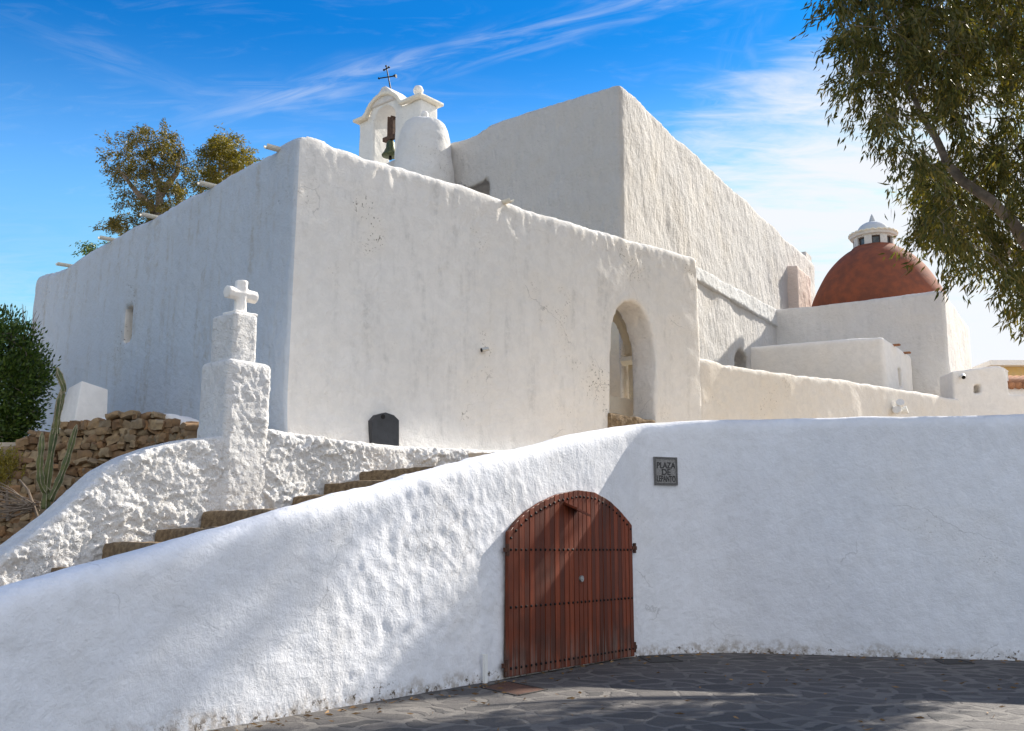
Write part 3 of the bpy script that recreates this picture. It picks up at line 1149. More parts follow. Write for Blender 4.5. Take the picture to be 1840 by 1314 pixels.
# cutters
cut_door = bmesh.new()
do = [hf(1096, 790), hf(1178, 775), hf(1180, 650), hf(1176, 610), hf(1167, 575), hf(1153, 550), hf(1138, 540), hf(1122, 543), hf(1110, 556), hf(1102, 578), hf(1099, 610)]
upright(cut_door, F0, fd, do, fin, -0.6, 1.0)
cut_slit = bmesh.new()
upright(cut_slit, A, ld, [hl(222, 617), hl(236, 612), hl(241, 547), hl(226, 553)], lin, -0.5, 0.45)
cut_hatch = bmesh.new()
ho = [hf(658, 830), hf(707, 836), hf(707, 757), hf(698, 748), hf(683, 743), hf(668, 747), hf(659, 757)]
cut_ret = bmesh.new()
BN = Vector((ld.y, -ld.x))
arch = [(0.5, 2.0), (1.6, 2.0), (1.6, 5.6), (1.4, 6.1), (1.05, 6.3), (0.7, 6.1), (0.5, 5.6)]
upright(cut_ret, B, ld, arch, BN, -1.0, 1.0)
me = carve([bm_f, bm_l, bm_r, bm_b], [cut_door, cut_slit], voxel=0.05, name="porch_wall")
m2 = carve([bm_e], [cut_ret], voxel=0.065, name="porch_end")


def porch_disp(p):
    v = 0.022 * fbm(p, 0.45, 2) + 0.009 * fbm(p, 1.7, 3)
    if p.z > 6.5:
        q = Vector((p.x * 7.0 + p.z, p.y * 7.0, p.z * 3.2))
        k = max(0.15, 0.5 + 1.1 * noise.noise(p * 0.8))
        v += min(1.0, (p.z - 6.5) / 0.6) * k * (0.024 * noise.turbulence(q, 4, False) - 0.010)
    return v


displace(me, porch_disp)
co, no = arrays(me)
k = (np.clip(7.2 - co[:, 2], 0, 5) * 0.010)
lf = np.clip(1 - ((co[:, 0] - A.x) * lin.x + (co[:, 1] - A.y) * lin.y) / 1.0, 0, 1)
co[:, 0] -= lin.x * k * lf
co[:, 1] -= lin.y * k * lf
# swollen foot of the facade
dfc = (co[:, 0] - F0.x) * fin.x + (co[:, 1] - F0.y) * fin.y
foot = np.clip((3.75 - co[:, 2]) / 0.9, 0, 1) ** 2 * np.clip(1 - dfc / 0.3, 0, 1) * 0.10
sco = (co[:, 0] - F0.x) * fd.x + (co[:, 1] - F0.y) * fd.y
foot *= np.clip(np.abs(sco - hf(1138, 700)[0]) - 0.7, 0, 1)
co[:, 0] -= fin.x * foot
co[:, 1] -= fin.y * foot
me.vertices.foreach_set('co', co.ravel())
me.update()
# split off by direction: streakier side plaster, its blue-grey shade put into the base
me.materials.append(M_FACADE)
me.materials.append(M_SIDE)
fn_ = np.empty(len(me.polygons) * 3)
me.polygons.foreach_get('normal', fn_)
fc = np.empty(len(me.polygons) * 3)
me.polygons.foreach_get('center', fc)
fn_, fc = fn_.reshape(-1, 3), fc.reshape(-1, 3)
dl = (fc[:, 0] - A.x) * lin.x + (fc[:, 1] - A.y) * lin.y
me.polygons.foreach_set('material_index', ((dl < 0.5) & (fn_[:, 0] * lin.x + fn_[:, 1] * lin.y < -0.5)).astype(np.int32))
link("porch_wall", me, None, church)
displace(m2, porch_disp)
link("porch_end_wall", m2, M_FACADE, church)

C_NAVE = Vector((2.27, 19.5)) * 1.1
NAVE_L = Vector((-0.857, 0.515)).normalized()
NAVE_LO = Vector((-0.515, -0.857)).normalized()
# arched inner pier seen through the doorway
IW = F0 + fin * 1.15
hi_ = lambda px, py: hit(IW, fd, px, py)[:2]
bm = bmesh.new()
io = [(hi_(1141, 700)[0], 3.0), (hi_(1225, 700)[0], 3.0), (hi_(1225, 500)[0], hi_(1150, 470)[1]), (hi_(1060, 500)[0], hi_(1150, 470)[1]), (hi_(1060, 500)[0], hi_(1100, 545)[1])]
io += [hi_(1088, 548), hi_(1104, 562), hi_(1117, 580), hi_(1126, 600), hi_(1132, 618), hi_(1135, 637), hi_(1141, 641)]
upright(bm, IW, fd, io, fin, 0, 0.2)
me = carve([bm], [], voxel=0.04, name="inner_arch")
displace(me, bulge(0.015, 1.5, 0.012, 5))
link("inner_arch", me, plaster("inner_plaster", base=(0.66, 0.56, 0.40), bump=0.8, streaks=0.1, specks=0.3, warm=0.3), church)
bm = bmesh.new()
a, b = hi_(1131, 640), hi_(1165, 650)
upright(bm, IW, fd, [(a[0], a[1]), (b[0], a[1]), (b[0], a[1] - 0.10), (a[0] + 0.07, a[1] - 0.16), (a[0], a[1] - 0.08)], fin, -0.05, 0.25)
upright(bm, IW, fd, [(hi_(1080, 700)[0], 3.0), (hi_(1150, 700)[0], 3.0), (hi_(1150, 700)[0], hi_(1130, 719)[1]), (hi_(1080, 700)[0], hi_(1130, 719)[1])], fin, -0.12, 0.9)
obj("impost", bm, M_TRIM, church)
bm = bmesh.new()
upright(bm, C_NAVE, NAVE_L, [(-0.1, 2.8), (4.0, 2.8), (4.0, 6.6), (-0.1, 6.6)], NAVE_LO, 0.02, 0.12)
obj("inner_panel", bm, M_CREAM, church)  # cream panel added over the nave wall to brighten the porch interior
bm = bmesh.new()
st_s0, st_s1 = hf(1092, 760)[0], hf(1176, 760)[0]
z_st = hf(1130, 744)[1]
upright(bm, F0, fd, [(st_s0, 2.7), (st_s1, 2.7), (st_s1, z_st - 0.06), (st_s0, z_st)], fin, -0.05, 1.4)
me = carve([bm], [], voxel=0.045, name="doorway_step")
displace(me, bulge(0.03, 1.6, 0.02, 5))
link("doorway_step", me, M_STEP, church)

bm = bmesh.new()
upright(bm, A, ld, [hl(219, 622), hl(239, 616), hl(244, 543), hl(223, 549)], lin, 0.16, 0.22)
obj("slit_panel", bm, simple("slit_dark_panel", (0.20, 0.18, 0.15), 0.9, 0, 0.2, 9, 0.4), church)  # dark panel added so the slit recess reads dark

# dark arched hatch at the foot of the facade
bm = bmesh.new()
upright(bm, F0, fd, ho, fout, -0.02, 0.14)
hat = obj("hatch", bm, M_SLATE, church, label="dark slate hatch with rounded top at the foot of the facade")
s, z, p = hit(F0 + fout * 0.14, fd, 688, 749)
bm = bmesh.new()
f3 = Vector((fout.x, fout.y, 0))
tube(bm, [p - f3 * 0.01, p + f3 * 0.006], [0.036, 0.036], 14)
obj("hole", bm, M_IRON, hat)

# nave
K = 1.1
C = Vector((2.27, 19.5)) * K
nd = Vector((0.515, 0.857)).normalized()
nout = Vector((nd.y, -nd.x))
nl = Vector((-0.857, 0.515)).normalized()
nlout = Vector((-nl.y, nl.x))
if nlout.y > 0:
    nlout = -nlout
hn = lambda px, py: hit(C, nd, px, py)[:2]
hm = lambda px, py: hit(C, nl, px, py)[:2]
zC = hn(1132, 166)[1]
sN = hn(1466, 500)[0]
zN = hn(1464, 474)[1]
zM = hm(820, 247)[1]
bm = bmesh.new()
end = C + nd * sN
prism(bm, [tuple(C), tuple(end), tuple(end + nl * 8.5), tuple(C + nl * 8.5)], 2.4, [zC, zN, zN, zM])
bmesh.ops.subdivide_edges(bm, edges=[e for e in bm.edges if e.calc_length() > 3], cuts=6, use_grid_fill=True)
bmesh.ops.bevel(bm, geom=[e for e in bm.edges if all(v.co.z > 9.5 for v in e.verts) and len(e.link_faces) == 2 and e.calc_face_angle() > 1.0], offset=0.1, segments=3, profile=0.5, affect='EDGES')
cut_w = bmesh.new()
upright(cut_w, C, nl, [hm(878, 385), hm(830, 385), hm(834, 327), hm(878, 318)], -nlout, -0.5, 0.55)
cut_a = bmesh.new()
upright(cut_a, C, nd, [hn(1321, 680), hn(1346, 680), hn(1345, 650), hn(1340, 637), hn(1332, 629), hn(1326, 630), hn(1322, 640)], -nout, -0.5, 0.5)
me = carve([bm], [cut_w, cut_a], voxel=0.085, name="nave_wall")


def nave_disp(p):
    v = 0.05 * fbm(p, 0.5, 2) + 0.022 * fbm(p, 1.9, 3)
    q = Vector((p.x * 6.0 + p.z * 1.5, p.y * 6.0, p.z * 2.8))
    v += 0.012 * noise.turbulence(q, 3, False)
    return v


displace(me, nave_disp)
co, no = arrays(me)
sco = (co[:, 0] - C.x) * nl.x + (co[:, 1] - C.y) * nl.y
up = co[:, 2] > 10.5
co[:, 2] -= up * np.interp(sco, [0, 2, 3.5, 4.2, 8], [0, 0.0, 0.02, 0.22, 0.25])
co[:, 2] += up * np.array([0.05 * noise.noise(Vector((c_[0] * 0.9, c_[1] * 0.9, 0))) for c_ in co])
me.vertices.foreach_set('co', co.ravel())
me.update()
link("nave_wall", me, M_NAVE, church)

# ledge along the nave side
g1, g2 = hn(1258, 484), hn(1393, 556)
b1, b2 = hn(1258, 511), hn(1393, 588)
bm = bmesh.new()
sl0 = 2.4
dzt = (g2[1] - g1[1]) / (g2[0] - g1[0])
dzb = (b2[1] - b1[1]) / (b2[0] - b1[0])
o_ = 0.10
L0 = [(sl0, g1[1] + dzt * (sl0 - g1[0])), (sl0, b1[1] + dzb * (sl0 - b1[0]))]
L1 = [(g2[0] + 0.4, g2[1]), (g2[0] + 0.4, b2[1])]
vsl = []
for (sA_, zT), (sB_, zB) in ((L0[0], L0[1]), (L1[0], L1[1])):
    p = C + nd * sA_
    vsl.append([bm.verts.new((p.x - nout.x * 0.2, p.y - nout.y * 0.2, zT + 0.05)), bm.verts.new((p.x + nout.x * (o_ - 0.04), p.y + nout.y * (o_ - 0.04), zT)),
                bm.verts.new((p.x + nout.x * o_, p.y + nout.y * o_, zB + 0.02)), bm.verts.new((p.x - nout.x * 0.2, p.y - nout.y * 0.2, zB))])
bm.faces.new(vsl[0])
bm.faces.new(vsl[1][::-1])
for i in range(4):
    j = (i + 1) % 4
    bm.faces.new((vsl[0][i], vsl[0][j], vsl[1][j], vsl[1][i]))
me = carve([bm], [], voxel=0.05, name="ledge")
displace(me, bulge(0.03, 0.9, 0.02, 4))
link("ledge", me, plaster("weathered_ledge", base=(0.60, 0.60, 0.59), bump=0.8, streaks=0.5, specks=0.1, vert=0.6), church)

# buttress and end block on the nave side
bs0, bs1 = hn(1416, 520)[0], hn(1440, 520)[0]
bm = bmesh.new()
upright(bm, C, nd, [(bs0, 7.5), (bs1, 7.5), (bs1, hn(1440, 500)[1]), (bs0, hn(1427, 489)[1])], nout, -0.3, 0.34)
me = carve([bm], [], voxel=0.06, name="buttress")
displace(me, bulge(0.02, 1.0, 0.02, 4))
link("buttress", me, plaster("pink_plaster", base=(0.72, 0.60, 0.53), bump=0.7, streaks=0.2, specks=0.1), church)
bm = bmesh.new()
e0 = C + nd * (sN - 0.25)
ez = hn(1462, 462)[1]
upright(bm, C, nd, [(sN - 0.7, zN - 1), (sN + 0.1, zN - 1), (sN + 0.1, ez + 0.1), (sN - 0.7, ez + 0.1)], nout, -0.9, -0.15)
obj("end_pier", bm, M_NAVE, church)

# round stair turret
tcn = Vector((at(762, 265, 23.72).x, 23.72))
tz = at(766, 209, tcn.y - 0.3).z
tr = lambda w, y: w / 1819.0 * tcn.y
bm = bmesh.new()
lathe(bm, tcn, [(0.80, 6.5), (0.785, at(762, 320, tcn.y).z), (0.73, at(762, 290, tcn.y).z), (0.66, at(762, 255, tcn.y).z), (0.60, at(762, 238, tcn.y).z), (0.52, at(762, 226, tcn.y).z), (0.40, tz - 0.06), (0.22, tz + 0.03), (0.0, tz + 0.12)], 36)
me = carve([bm], [], voxel=0.05, name="turret")
displace(me, bulge(0.03, 0.9, 0.02, 3))
tur = link("turret", me, plaster("turret_plaster", base=(0.70, 0.69, 0.67), bump=0.5, streaks=0.25, specks=0.5), church)
bm = bmesh.new()
lathe(bm, tcn, [(0.085, tz + 0.02), (0.08, tz + 0.10), (0.095, tz + 0.13), (0.10, tz + 0.2), (0.07, tz + 0.25), (0.0, tz + 0.27)], 14)
obj("finial", bm, M_CLEAN, tur, smooth=True)

# bell gable
G0 = Vector((-2.39, 24.4))
gl = Vector((-0.766, 0.643)).normalized()
gin = Vector((-gl.y, gl.x))
if gin.y < 0:
    gin = -gin
hg = lambda px, py: hit(G0, gl, px, py)[:2]
TH = 0.62
z0g = 9.5
uL = hg(645, 240)[0]
sh_l, sh_r = hg(650, 218), hg(735, 188)
zs_l = sh_l[1]
zs_r = sh_r[1]
zs = (zs_l + zs_r) / 2
jl, jr = hg(671, 240)[0], hg(709, 240)[0]
uc = (jl + jr) / 2
zap_in = hg(692, 190)[1]
ri = (jl - jr) / 2
zsp = zap_in - ri
ro = ri + 0.26
zapex = hg(699, 166)[1]


def ring(r_, z_, n=14):
    return [(uc + r_ * math.cos(math.pi * k / n), z_ + r_ * math.sin(math.pi * k / n)) for k in range(n + 1)]


hump = ring(ro, zsp)
hump = [(u_, max(z_, zs)) for u_, z_ in hump]
hump2 = []
for u_, z_ in hump:
    t_ = 1 - abs(u_ - uc) / ro
    hump2.append((u_, z_ + max(0, (t_ - 0.35) / 0.65) ** 1.5 * (zapex - (zsp + ro))))
outl = [(0, z0g), (0, zs)] + hump2[::-1][::-1] + [(uL, zs), (uL, z0g)]
outl = [(0, z0g), (0, zs)] + [h_ for h_ in sorted(hump2)] + [(uL, zs), (uL, z0g)]
bm = bmesh.new()
upright(bm, G0, gl, outl, gin, 0, TH)
cut_o = bmesh.new()
upright(cut_o, G0, gl, [(jr, z0g - 0.2), (jl, z0g - 0.2)] + ring(ri, zsp), gin, -0.5, TH + 0.5)
me = carve([bm], [cut_o], voxel=0.04, name="bell_gable")
displace(me, bulge(0.012, 1.0, 0.008, 4))
gab = link("bell_gable", me, plaster("gable_plaster", base=(0.79, 0.77, 0.73), bump=0.35, streaks=0.2, specks=0.9), church)
# cornice mouldings (front run over shoulders and hump, and round the sides)
bm = bmesh.new()
pr = [(-0.10, zs)] + [(uc - ro - 0.02, zs)] + [(uc + (ro + 0.0) * math.cos(math.pi - math.pi * k / 14), zsp + ro * math.sin(math.pi * k / 14)) for k in range(15) if zsp + ro * math.sin(math.pi * k / 14) > zs] + [(uc + ro + 0.02, zs), (uL + 0.10, zs)]
for (a, b) in zip(pr, pr[1:]):
    d = Vector((b[0] - a[0], b[1] - a[1])).normalized()
    nn = Vector((-d.y, d.x))
    q = [(a[0], a[1]), (b[0], b[1]), (b[0] + nn.x * 0.11, b[1] + nn.y * 0.11), (a[0] + nn.x * 0.11, a[1] + nn.y * 0.11)]
    upright(bm, G0, gl, q, gin, -0.13, 0.02)
upright(bm, G0, gl, [(-0.12, zs), (0.45, zs), (0.45, zs + 0.11), (-0.12, zs + 0.11)], gin, -0.14, TH + 0.13)
upright(bm, G0, gl, [(uL - 0.4, zs), (uL + 0.12, zs), (uL + 0.12, zs + 0.11), (uL - 0.4, zs + 0.11)], gin, -0.14, TH + 0.13)
me = carve([bm], [], voxel=0.03, name="cornice")
link("cornice", me, M_TRIM, gab)
bm = bmesh.new()
zt_ = zsp + ro + 0.10
upright(bm, G0, gl, [(uc - ro * 0.80, zsp + ro * 0.70), (uc + ro * 0.80, zsp + ro * 0.70), (uc + ro * 0.42, zt_ - 0.02), (uc + 0.05, zt_ + 0.19), (uc - 0.05, zt_ + 0.19), (uc - ro * 0.42, zt_ - 0.02)], gin, -0.06, TH)
me = carve([bm], [], voxel=0.03, name="peak")
link("peak", me, M_CHAPEL, gab)
for px, py in ((658, 222), (739, 186)):
    u_, z_ = hg(px, py)
    p = G0 + gl * u_ + gin * 0.25
    zz_ = zs + 0.10
    bm = bmesh.new()
    lathe(bm, p, [(0.13, zz_), (0.10, zz_ + 0.16), (0.07, zz_ + 0.2), (0.125, zz_ + 0.26), (0.14, zz_ + 0.34), (0.10, zz_ + 0.43), (0, zz_ + 0.46)], 16)
    obj("finial", bm, M_CLEAN, gab, smooth=True)
# weathervane cross
pv = G0 + gl * uc + gin * 0.3
V0 = Vector((pv.x, pv.y, zsp + ro))
hv = lambda px, py: at(px, py, pv.y)
bm = bmesh.new()
tube(bm, [V0, hv(694, 119)], [0.022, 0.016], 8)
tube(bm, [hv(681, 141), hv(708, 137)], [0.018, 0.018], 6)
tube(bm, [hv(690, 126), hv(699, 121)], [0.02, 0.02], 6)
for q in ((681, 141), (690, 126), (699, 121), (694, 119)):
    bmesh.ops.create_icosphere(bm, subdivisions=1, radius=0.035, matrix=Matrix.Translation(hv(*q)))
t0, t1, t2, t3 = hv(706, 137.3), hv(712, 134), hv(711, 137), hv(712, 140)
off = Vector((0.02, 0.03, 0))
f1 = [bm.verts.new(v - off) for v in (t0, t1, t3)]
f2 = [bm.verts.new(v + off) for v in (t0, t1, t3)]
bm.faces.new(f1)
bm.faces.new(f2[::-1])
for i in range(3):
    bm.faces.new((f1[i], f2[i], f2[(i + 1) % 3], f1[(i + 1) % 3]))
obj("weathervane", bm, M_IRON, gab, label="thin black iron weathervane with cross bars")

# bell
u_, z_ = hg(701, 240)
bp_ = G0 + gl * hg(694, 258)[0] + gin * 0.16
zbell0, zbell1 = hg(698, 276)[1], hg(698, 248)[1]
bell = thing("bell", "green bronze bell on a dark wooden headstock in the gable arch", "bell", (bp_.x, bp_.y, zbell0))
bm = bmesh.new()
H_ = zbell1 - zbell0
lathe(bm, bp_, [(0.23, zbell0), (0.235, zbell0 + 0.03), (0.18, zbell0 + H_ * 0.25), (0.13, zbell0 + H_ * 0.5), (0.115, zbell0 + H_ * 0.8), (0.08, zbell0 + H_ * 0.97), (0, zbell1)], 28)
obj("bell_body", bm, M_BRONZE, bell, smooth=True)
bm = bmesh.new()
g3, i3 = Vector((gl.x, gl.y, 0)), Vector((gin.x, gin.y, 0))
zc_ = zbell1 + 0.07
box(bm, Vector((bp_.x, bp_.y, zc_)), g3, i3, (0, 0, 1), 0.26, 0.06, 0.055)
for k in range(4):
    box(bm, Vector((bp_.x, bp_.y, zc_ + 0.32)) + g3 * (0.06 * (k - 1.5) - 0.03), g3, i3, (0, 0, 1), 0.024, 0.06, 0.26 + 0.03 * (k % 2))
obj("headstock", bm, M_OLDWOOD, bell)
bm = bmesh.new()
tube(bm, [Vector((bp_.x, bp_.y, zbell0 + 0.2)), Vector((bp_.x, bp_.y, zbell0 - 0.1))], [0.02, 0.045], 8)
obj("clapper", bm, M_IRON, bell)

# chapel with the dome
sN1 = hn(1391, 560)[0]
N1 = C + nd * sN1
cd = Vector((0.857, -0.515)).normalized()
hch = lambda px, py: hit(N1, cd, px, py)[:2]
sc = hch(1697, 540)[0]
zc0, zc1 = hch(1392, 556)[1], hch(1697, 521)[1]
CC = N1 + cd * sc
hcr = lambda px, py: hit(CC, nd, px, py)[:2]
sd = hcr(1744, 620)[0]
bm = bmesh.new()
prism(bm, [tuple(N1 - cd * 0.3), tuple(CC), tuple(CC + nd * sd), tuple(N1 - cd * 0.3 + nd * sd)], 2.4, [zc0, zc1, hcr(1742, 588)[1], zc0])
bmesh.ops.bevel(bm, geom=[e for e in bm.edges if all(v.co.z > 7 for v in e.verts)], offset=0.07, segments=2, profile=0.5, affect='EDGES')
me = carve([bm], [], voxel=0.075, name="chapel_wall")
displace(me, bulge(0.025, 0.7, 0.012, 3))
link("chapel_wall", me, M_CHAPEL, church)
DC = N1 + cd * (sc * 0.53) + nd * (sd * 0.5)
DC.x = at(1572, 470, DC.y).x
kpx = (DC.y * CP + 8.5 * SP) / FPX
zd0 = zc1 - 0.7
zd1 = at(1572, 449, DC.y).z
rd_ = 122 * kpx
bm = bmesh.new()
dome_px = [(119, 575), (116, 552), (110, 534), (99, 512), (85, 489), (68, 470), (52, 457), (41, 450.5), (38.5, 447)]
dome_pr = catmull([Vector((r_ * kpx, at(1572, y_, DC.y).z, 0)) for r_, y_ in dome_px], 0.12)
pf = [(p.x, p.y) for p in dome_pr] + [(0, dome_pr[-1].y)]
lathe(bm, DC, pf, 64)
dome = obj("dome", bm, M_TERRA, church, smooth=True)
dome.data.set_sharp_from_angle(angle=R(50))
# lantern
lz0, lz1 = zd1 - 0.1, at(1572, 430, DC.y).z
lr = 35.5 * kpx
lan_bm = bmesh.new()
lathe(lan_bm, DC, [(lr * 1.0, lz0), (lr, lz1), (lr * 1.12, lz1 + 0.02), (lr * 1.16, lz1 + 0.10), (lr * 0.4, lz1 + 0.14), (0, lz1 + 0.14)], 48)
cuts = []
NW = 8
angs = [R(-90) + R(-13) + k * 2 * math.pi / NW for k in range(NW)]
for a_ in angs:
    cb = bmesh.new()
    dv = Vector((math.cos(a_), math.sin(a_)))
    tv = Vector((-dv.y, dv.x))
    box(cb, Vector((DC.x + dv.x * lr, DC.y + dv.y * lr, (lz0 + 0.13 + lz1 - 0.04) / 2)), (dv.x, dv.y, 0), (tv.x, tv.y, 0), (0, 0, 1), 0.20, 0.135, (lz1 - 0.04 - lz0 - 0.13) / 2)
    cuts.append(cb)
me = carve([lan_bm], cuts, name="lantern")
lan = link("lantern", me, M_CHAPEL, dome, smooth=True)
me.set_sharp_from_angle(angle=R(25))
for a_ in angs[:]:
    dv = Vector((math.cos(a_), math.sin(a_)))
    tv = Vector((-dv.y, dv.x))
    if dv.y > 0.75:
        continue
    cpos = Vector((DC.x + dv.x * (lr - 0.13), DC.y + dv.y * (lr - 0.13), (lz0 + 0.13 + lz1 - 0.04) / 2))
    hh = (lz1 - 0.04 - lz0 - 0.13) / 2
    bm = bmesh.new()
    box(bm, cpos, (dv.x, dv.y, 0), (tv.x, tv.y, 0), (0, 0, 1), 0.012, 0.11, hh - 0.02)
    obj("window_pane", bm, M_GLASS, dome)
    bm = bmesh.new()
    t3 = Vector((tv.x, tv.y, 0))
    for sx in (-1, 1):
        box(bm, cpos + t3 * 0.118 * sx, (dv.x, dv.y, 0), t3, (0, 0, 1), 0.025, 0.015, hh)
        box(bm, cpos + Vector((0, 0, sx * (hh - 0.014))), (dv.x, dv.y, 0), t3, (0, 0, 1), 0.022, 0.102, 0.014)
    obj("window_frame", bm, M_FRAME, dome)
# scalloped eave, cap and spike
bm = bmesh.new()
er = 43 * kpx
nsc = 26
ringA, ringB, ringC, ringD = [], [], [], []
for k in range(nsc * 6):
    a_ = 2 * math.pi * k / (nsc * 6)
    w_ = 0.5 + 0.5 * math.cos(a_ * nsc)
    ca, sa = math.cos(a_), math.sin(a_)
    ringA.append(bm.verts.new((DC.x + ca * lr * 1.1, DC.y + sa * lr * 1.1, lz1 + 0.09)))
    ringB.append(bm.verts.new((DC.x + ca * er, DC.y + sa * er, lz1 + 0.10 + 0.045 * w_)))
    ringC.append(bm.verts.new((DC.x + ca * er, DC.y + sa * er, lz1 + 0.135 + 0.045 * w_)))
    ringD.append(bm.verts.new((DC.x + ca * lr * 0.75, DC.y + sa * lr * 0.75, lz1 + 0.26)))
m_ = nsc * 6
for k in range(m_):
    j = (k + 1) % m_
    for ra, rb in ((ringA, ringB), (ringB, ringC), (ringC, ringD)):
        bm.faces.new((ra[k], ra[j], rb[j], rb[k]))
bm.faces.new(ringD)
bm.faces.new(ringA[::-1])
obj("eave", bm, M_TRIM, dome, smooth=True)
zcap = at(1566, 401, DC.y).z
zsp_ = at(1566, 387, DC.y).z
bm = bmesh.new()
cr_ = 27 * kpx
lathe(bm, DC, [(cr_ * 1.02, lz1 + 0.2), (cr_, lz1 + 0.25)] + [(cr_ * math.cos(t_), lz1 + 0.25 + (zcap - lz1 - 0.22) * math.sin(t_)) for t_ in np.linspace(0.15, 1.35, 8)] + [(0.10, zcap + 0.03)], 36)
obj("lantern_cap", bm, plaster("grey_lead_paint", base=(0.58, 0.60, 0.63), bump=0.2, streaks=0.1, specks=0), dome, smooth=True)
bm = bmesh.new()
lathe(bm, DC, [(0.11, zcap - 0.02), (0.095, zcap + 0.1), (0.06, (zcap + zsp_) / 2 + 0.06), (0.02, zsp_ + 0.02), (0, zsp_ + 0.04)], 16)
obj("spike", bm, plaster("grey_spike", base=(0.5, 0.52, 0.54), bump=0.2, streaks=0.1, specks=0), dome, smooth=True)

# low side room before the chapel
sS = hn(1350, 630)[0]
S1 = C + nd * sS
hs_ = lambda px, py: hit(S1, cd, px, py)[:2]
s9 = hs_(1590, 640)[0]
S2 = S1 + cd * s9
rdv = Vector((1.16, 1.5)).normalized()
S3s = hit(S2, rdv, 1633, 640)[0]
S3 = S2 + rdv * (S3s + 0.3)
za_, zb_, zc_ = hs_(1352, 621)[1], hs_(1590, 603)[1], hit(S2, rdv, 1632, 636)[1]
bm = bmesh.new()
prism(bm, [tuple(S1 - cd * 0.3), tuple(S2), tuple(S3), tuple(S1 - cd * 0.3 + nd * 2.6)], 2.4, [za_, zb_, zc_, za_])
bmesh.ops.bevel(bm, geom=[e for e in bm.edges if all(v.co.z > 5.5 for v in e.verts)] + [e for e in bm.edges if abs(e.verts[0].co.z - e.verts[1].co.z) > 2], offset=0.12, segments=4, profile=0.5, affect='EDGES')
cut_v = bmesh.new()
hr_ = lambda px, py: hit(S2, rdv, px, py)[:2]
upright(cut_v, S2, rdv, [hr_(1616, 697), hr_(1622, 696), hr_(1620, 664), hr_(1614, 661)], (rdv.y, -rdv.x), -0.25, 0.5)
me = carve([bm], [cut_v], voxel=0.055, name="side_room")
displace(me, bulge(0.02, 0.8, 0.008, 3))
link("side_room", me, M_CLEAN, church)


def spout(pos, outd, mat=M_TRIM, L=0.2):
    bm = bmesh.new()
    o3 = Vector((outd[0], outd[1], -0.03)).normalized()
    side = o3.cross(Vector((0, 0, 1))).normalized()
    upv = side.cross(o3).normalized()
    n = 8
    rings = []
    for t_ in (-0.35, L):
        for r_ in (0.06, 0.042):
            rings.append([bm.verts.new(pos + o3 * t_ + side * math.cos(math.pi + math.pi * k / n) * r_ + upv * math.sin(math.pi + math.pi * k / n) * r_) for k in range(n + 1)])
    for a_, b_ in ((0, 2), (1, 3), (0, 1), (2, 3)):
        for k in range(n):
            bm.faces.new((rings[a_][k], rings[a_][k + 1], rings[b_][k + 1], rings[b_][k]))
    for k in (0, n):
        bm.faces.new((rings[0][k], rings[1][k], rings[3][k], rings[2][k]))
    obj("rain_spout", bm, mat, church, smooth=False)


for px, py in ((499, 266), (378, 331), (273, 387), (197, 428), (120, 475)):
    s, z, p = hit(A, ld, px, py)
    spout(p, -lin)
s, z, p = hit(F0, fd, 908, 361)
spout(p, fout, L=0.16)
for px, py in ((1607, 619), (1626, 633)):
    s, z, p = hit(S2, rdv, px, py)
    spout(p, (rdv.y, -rdv.x), M_TILE, 0.16)

# ------------------------------------------------------------------ parapet running on from the facade
ptop = [hf(1253, 641), hf(1300, 652), hf(1340, 661), hf(1400, 669), hf(1470, 677), hf(1540, 686), hf(1600, 695), hf(1700, 713), hf(1760, 722), hf(1840, 734)]
s1p = ptop[-1][0]
ss, pts = line_pts(F0, fd, sB - 0.1, s1p + 3, 0.2)
zt = [interp_list(ptop, s) + 0.04 * noise.noise(Vector((s * 2.2, 2, 8))) + 0.02 * noise.noise(Vector((s * 6.2, 2, 8))) for s in ss]
bm = bmesh.new()
wall_bm(bm, pts, zt, 0.45, 2.4, r=0.06, seg=3)
me = carve([bm], [], voxel=0.06, name="parapet_wall")
displace(me, lambda p: 0.03 * fbm(p, 0.5, 2) + 0.012 * fbm(p, 2, 3))
o = root_of(link("parapet_wall", me, plaster("parapet_plaster", base=(0.82, 0.77, 0.70), bump=0.45, streaks=0.15, specks=0.5, warm=0.2)))
tag(o, "long white parapet sloping away right from the doorway, below the domed chapel", "wall")

# ------------------------------------------------------------------ low building at far right
OY = 27.3
ob = thing("outbuilding", "low white building with curved shoulder and small square niche right of the chapel", "building", (13.2, OY, 2.4))
xo = lambda px, Y=OY: (px - 920) / 1819.0 * Y
zo = lambda py, Y=OY: at(1760, py, Y).z
OA = Vector((0, OY))
ed = Vector((1, 0))
ho_ = lambda px, py: hit(OA, ed, px, py)[:2]
bm = bmesh.new()
ol = [(ho_(1711, 740)[0], 3.0), (ho_(1900, 740)[0], 3.0), (ho_(1900, 709)[0], ho_(1840, 709)[1]), ho_(1814, 709), ho_(1812, 695), ho_(1809, 675), ho_(1805, 664), ho_(1800, 659), ho_(1790, 658), ho_(1760, 662), ho_(1711, 667)]
upright(bm, OA, ed, ol, (0, 1), 0, 0.9)
cut_n = bmesh.new()
upright(cut_n, OA, ed, [ho_(1749, 708), ho_(1763, 707), ho_(1763, 690), ho_(1749, 691)], (0, 1), -0.3, 0.35)
me = carve([bm], [cut_n], voxel=0.04, name="wall")
displace(me, bulge(0.02, 0.8, 0.008, 3))
link("wall", me, M_CLEAN, ob)
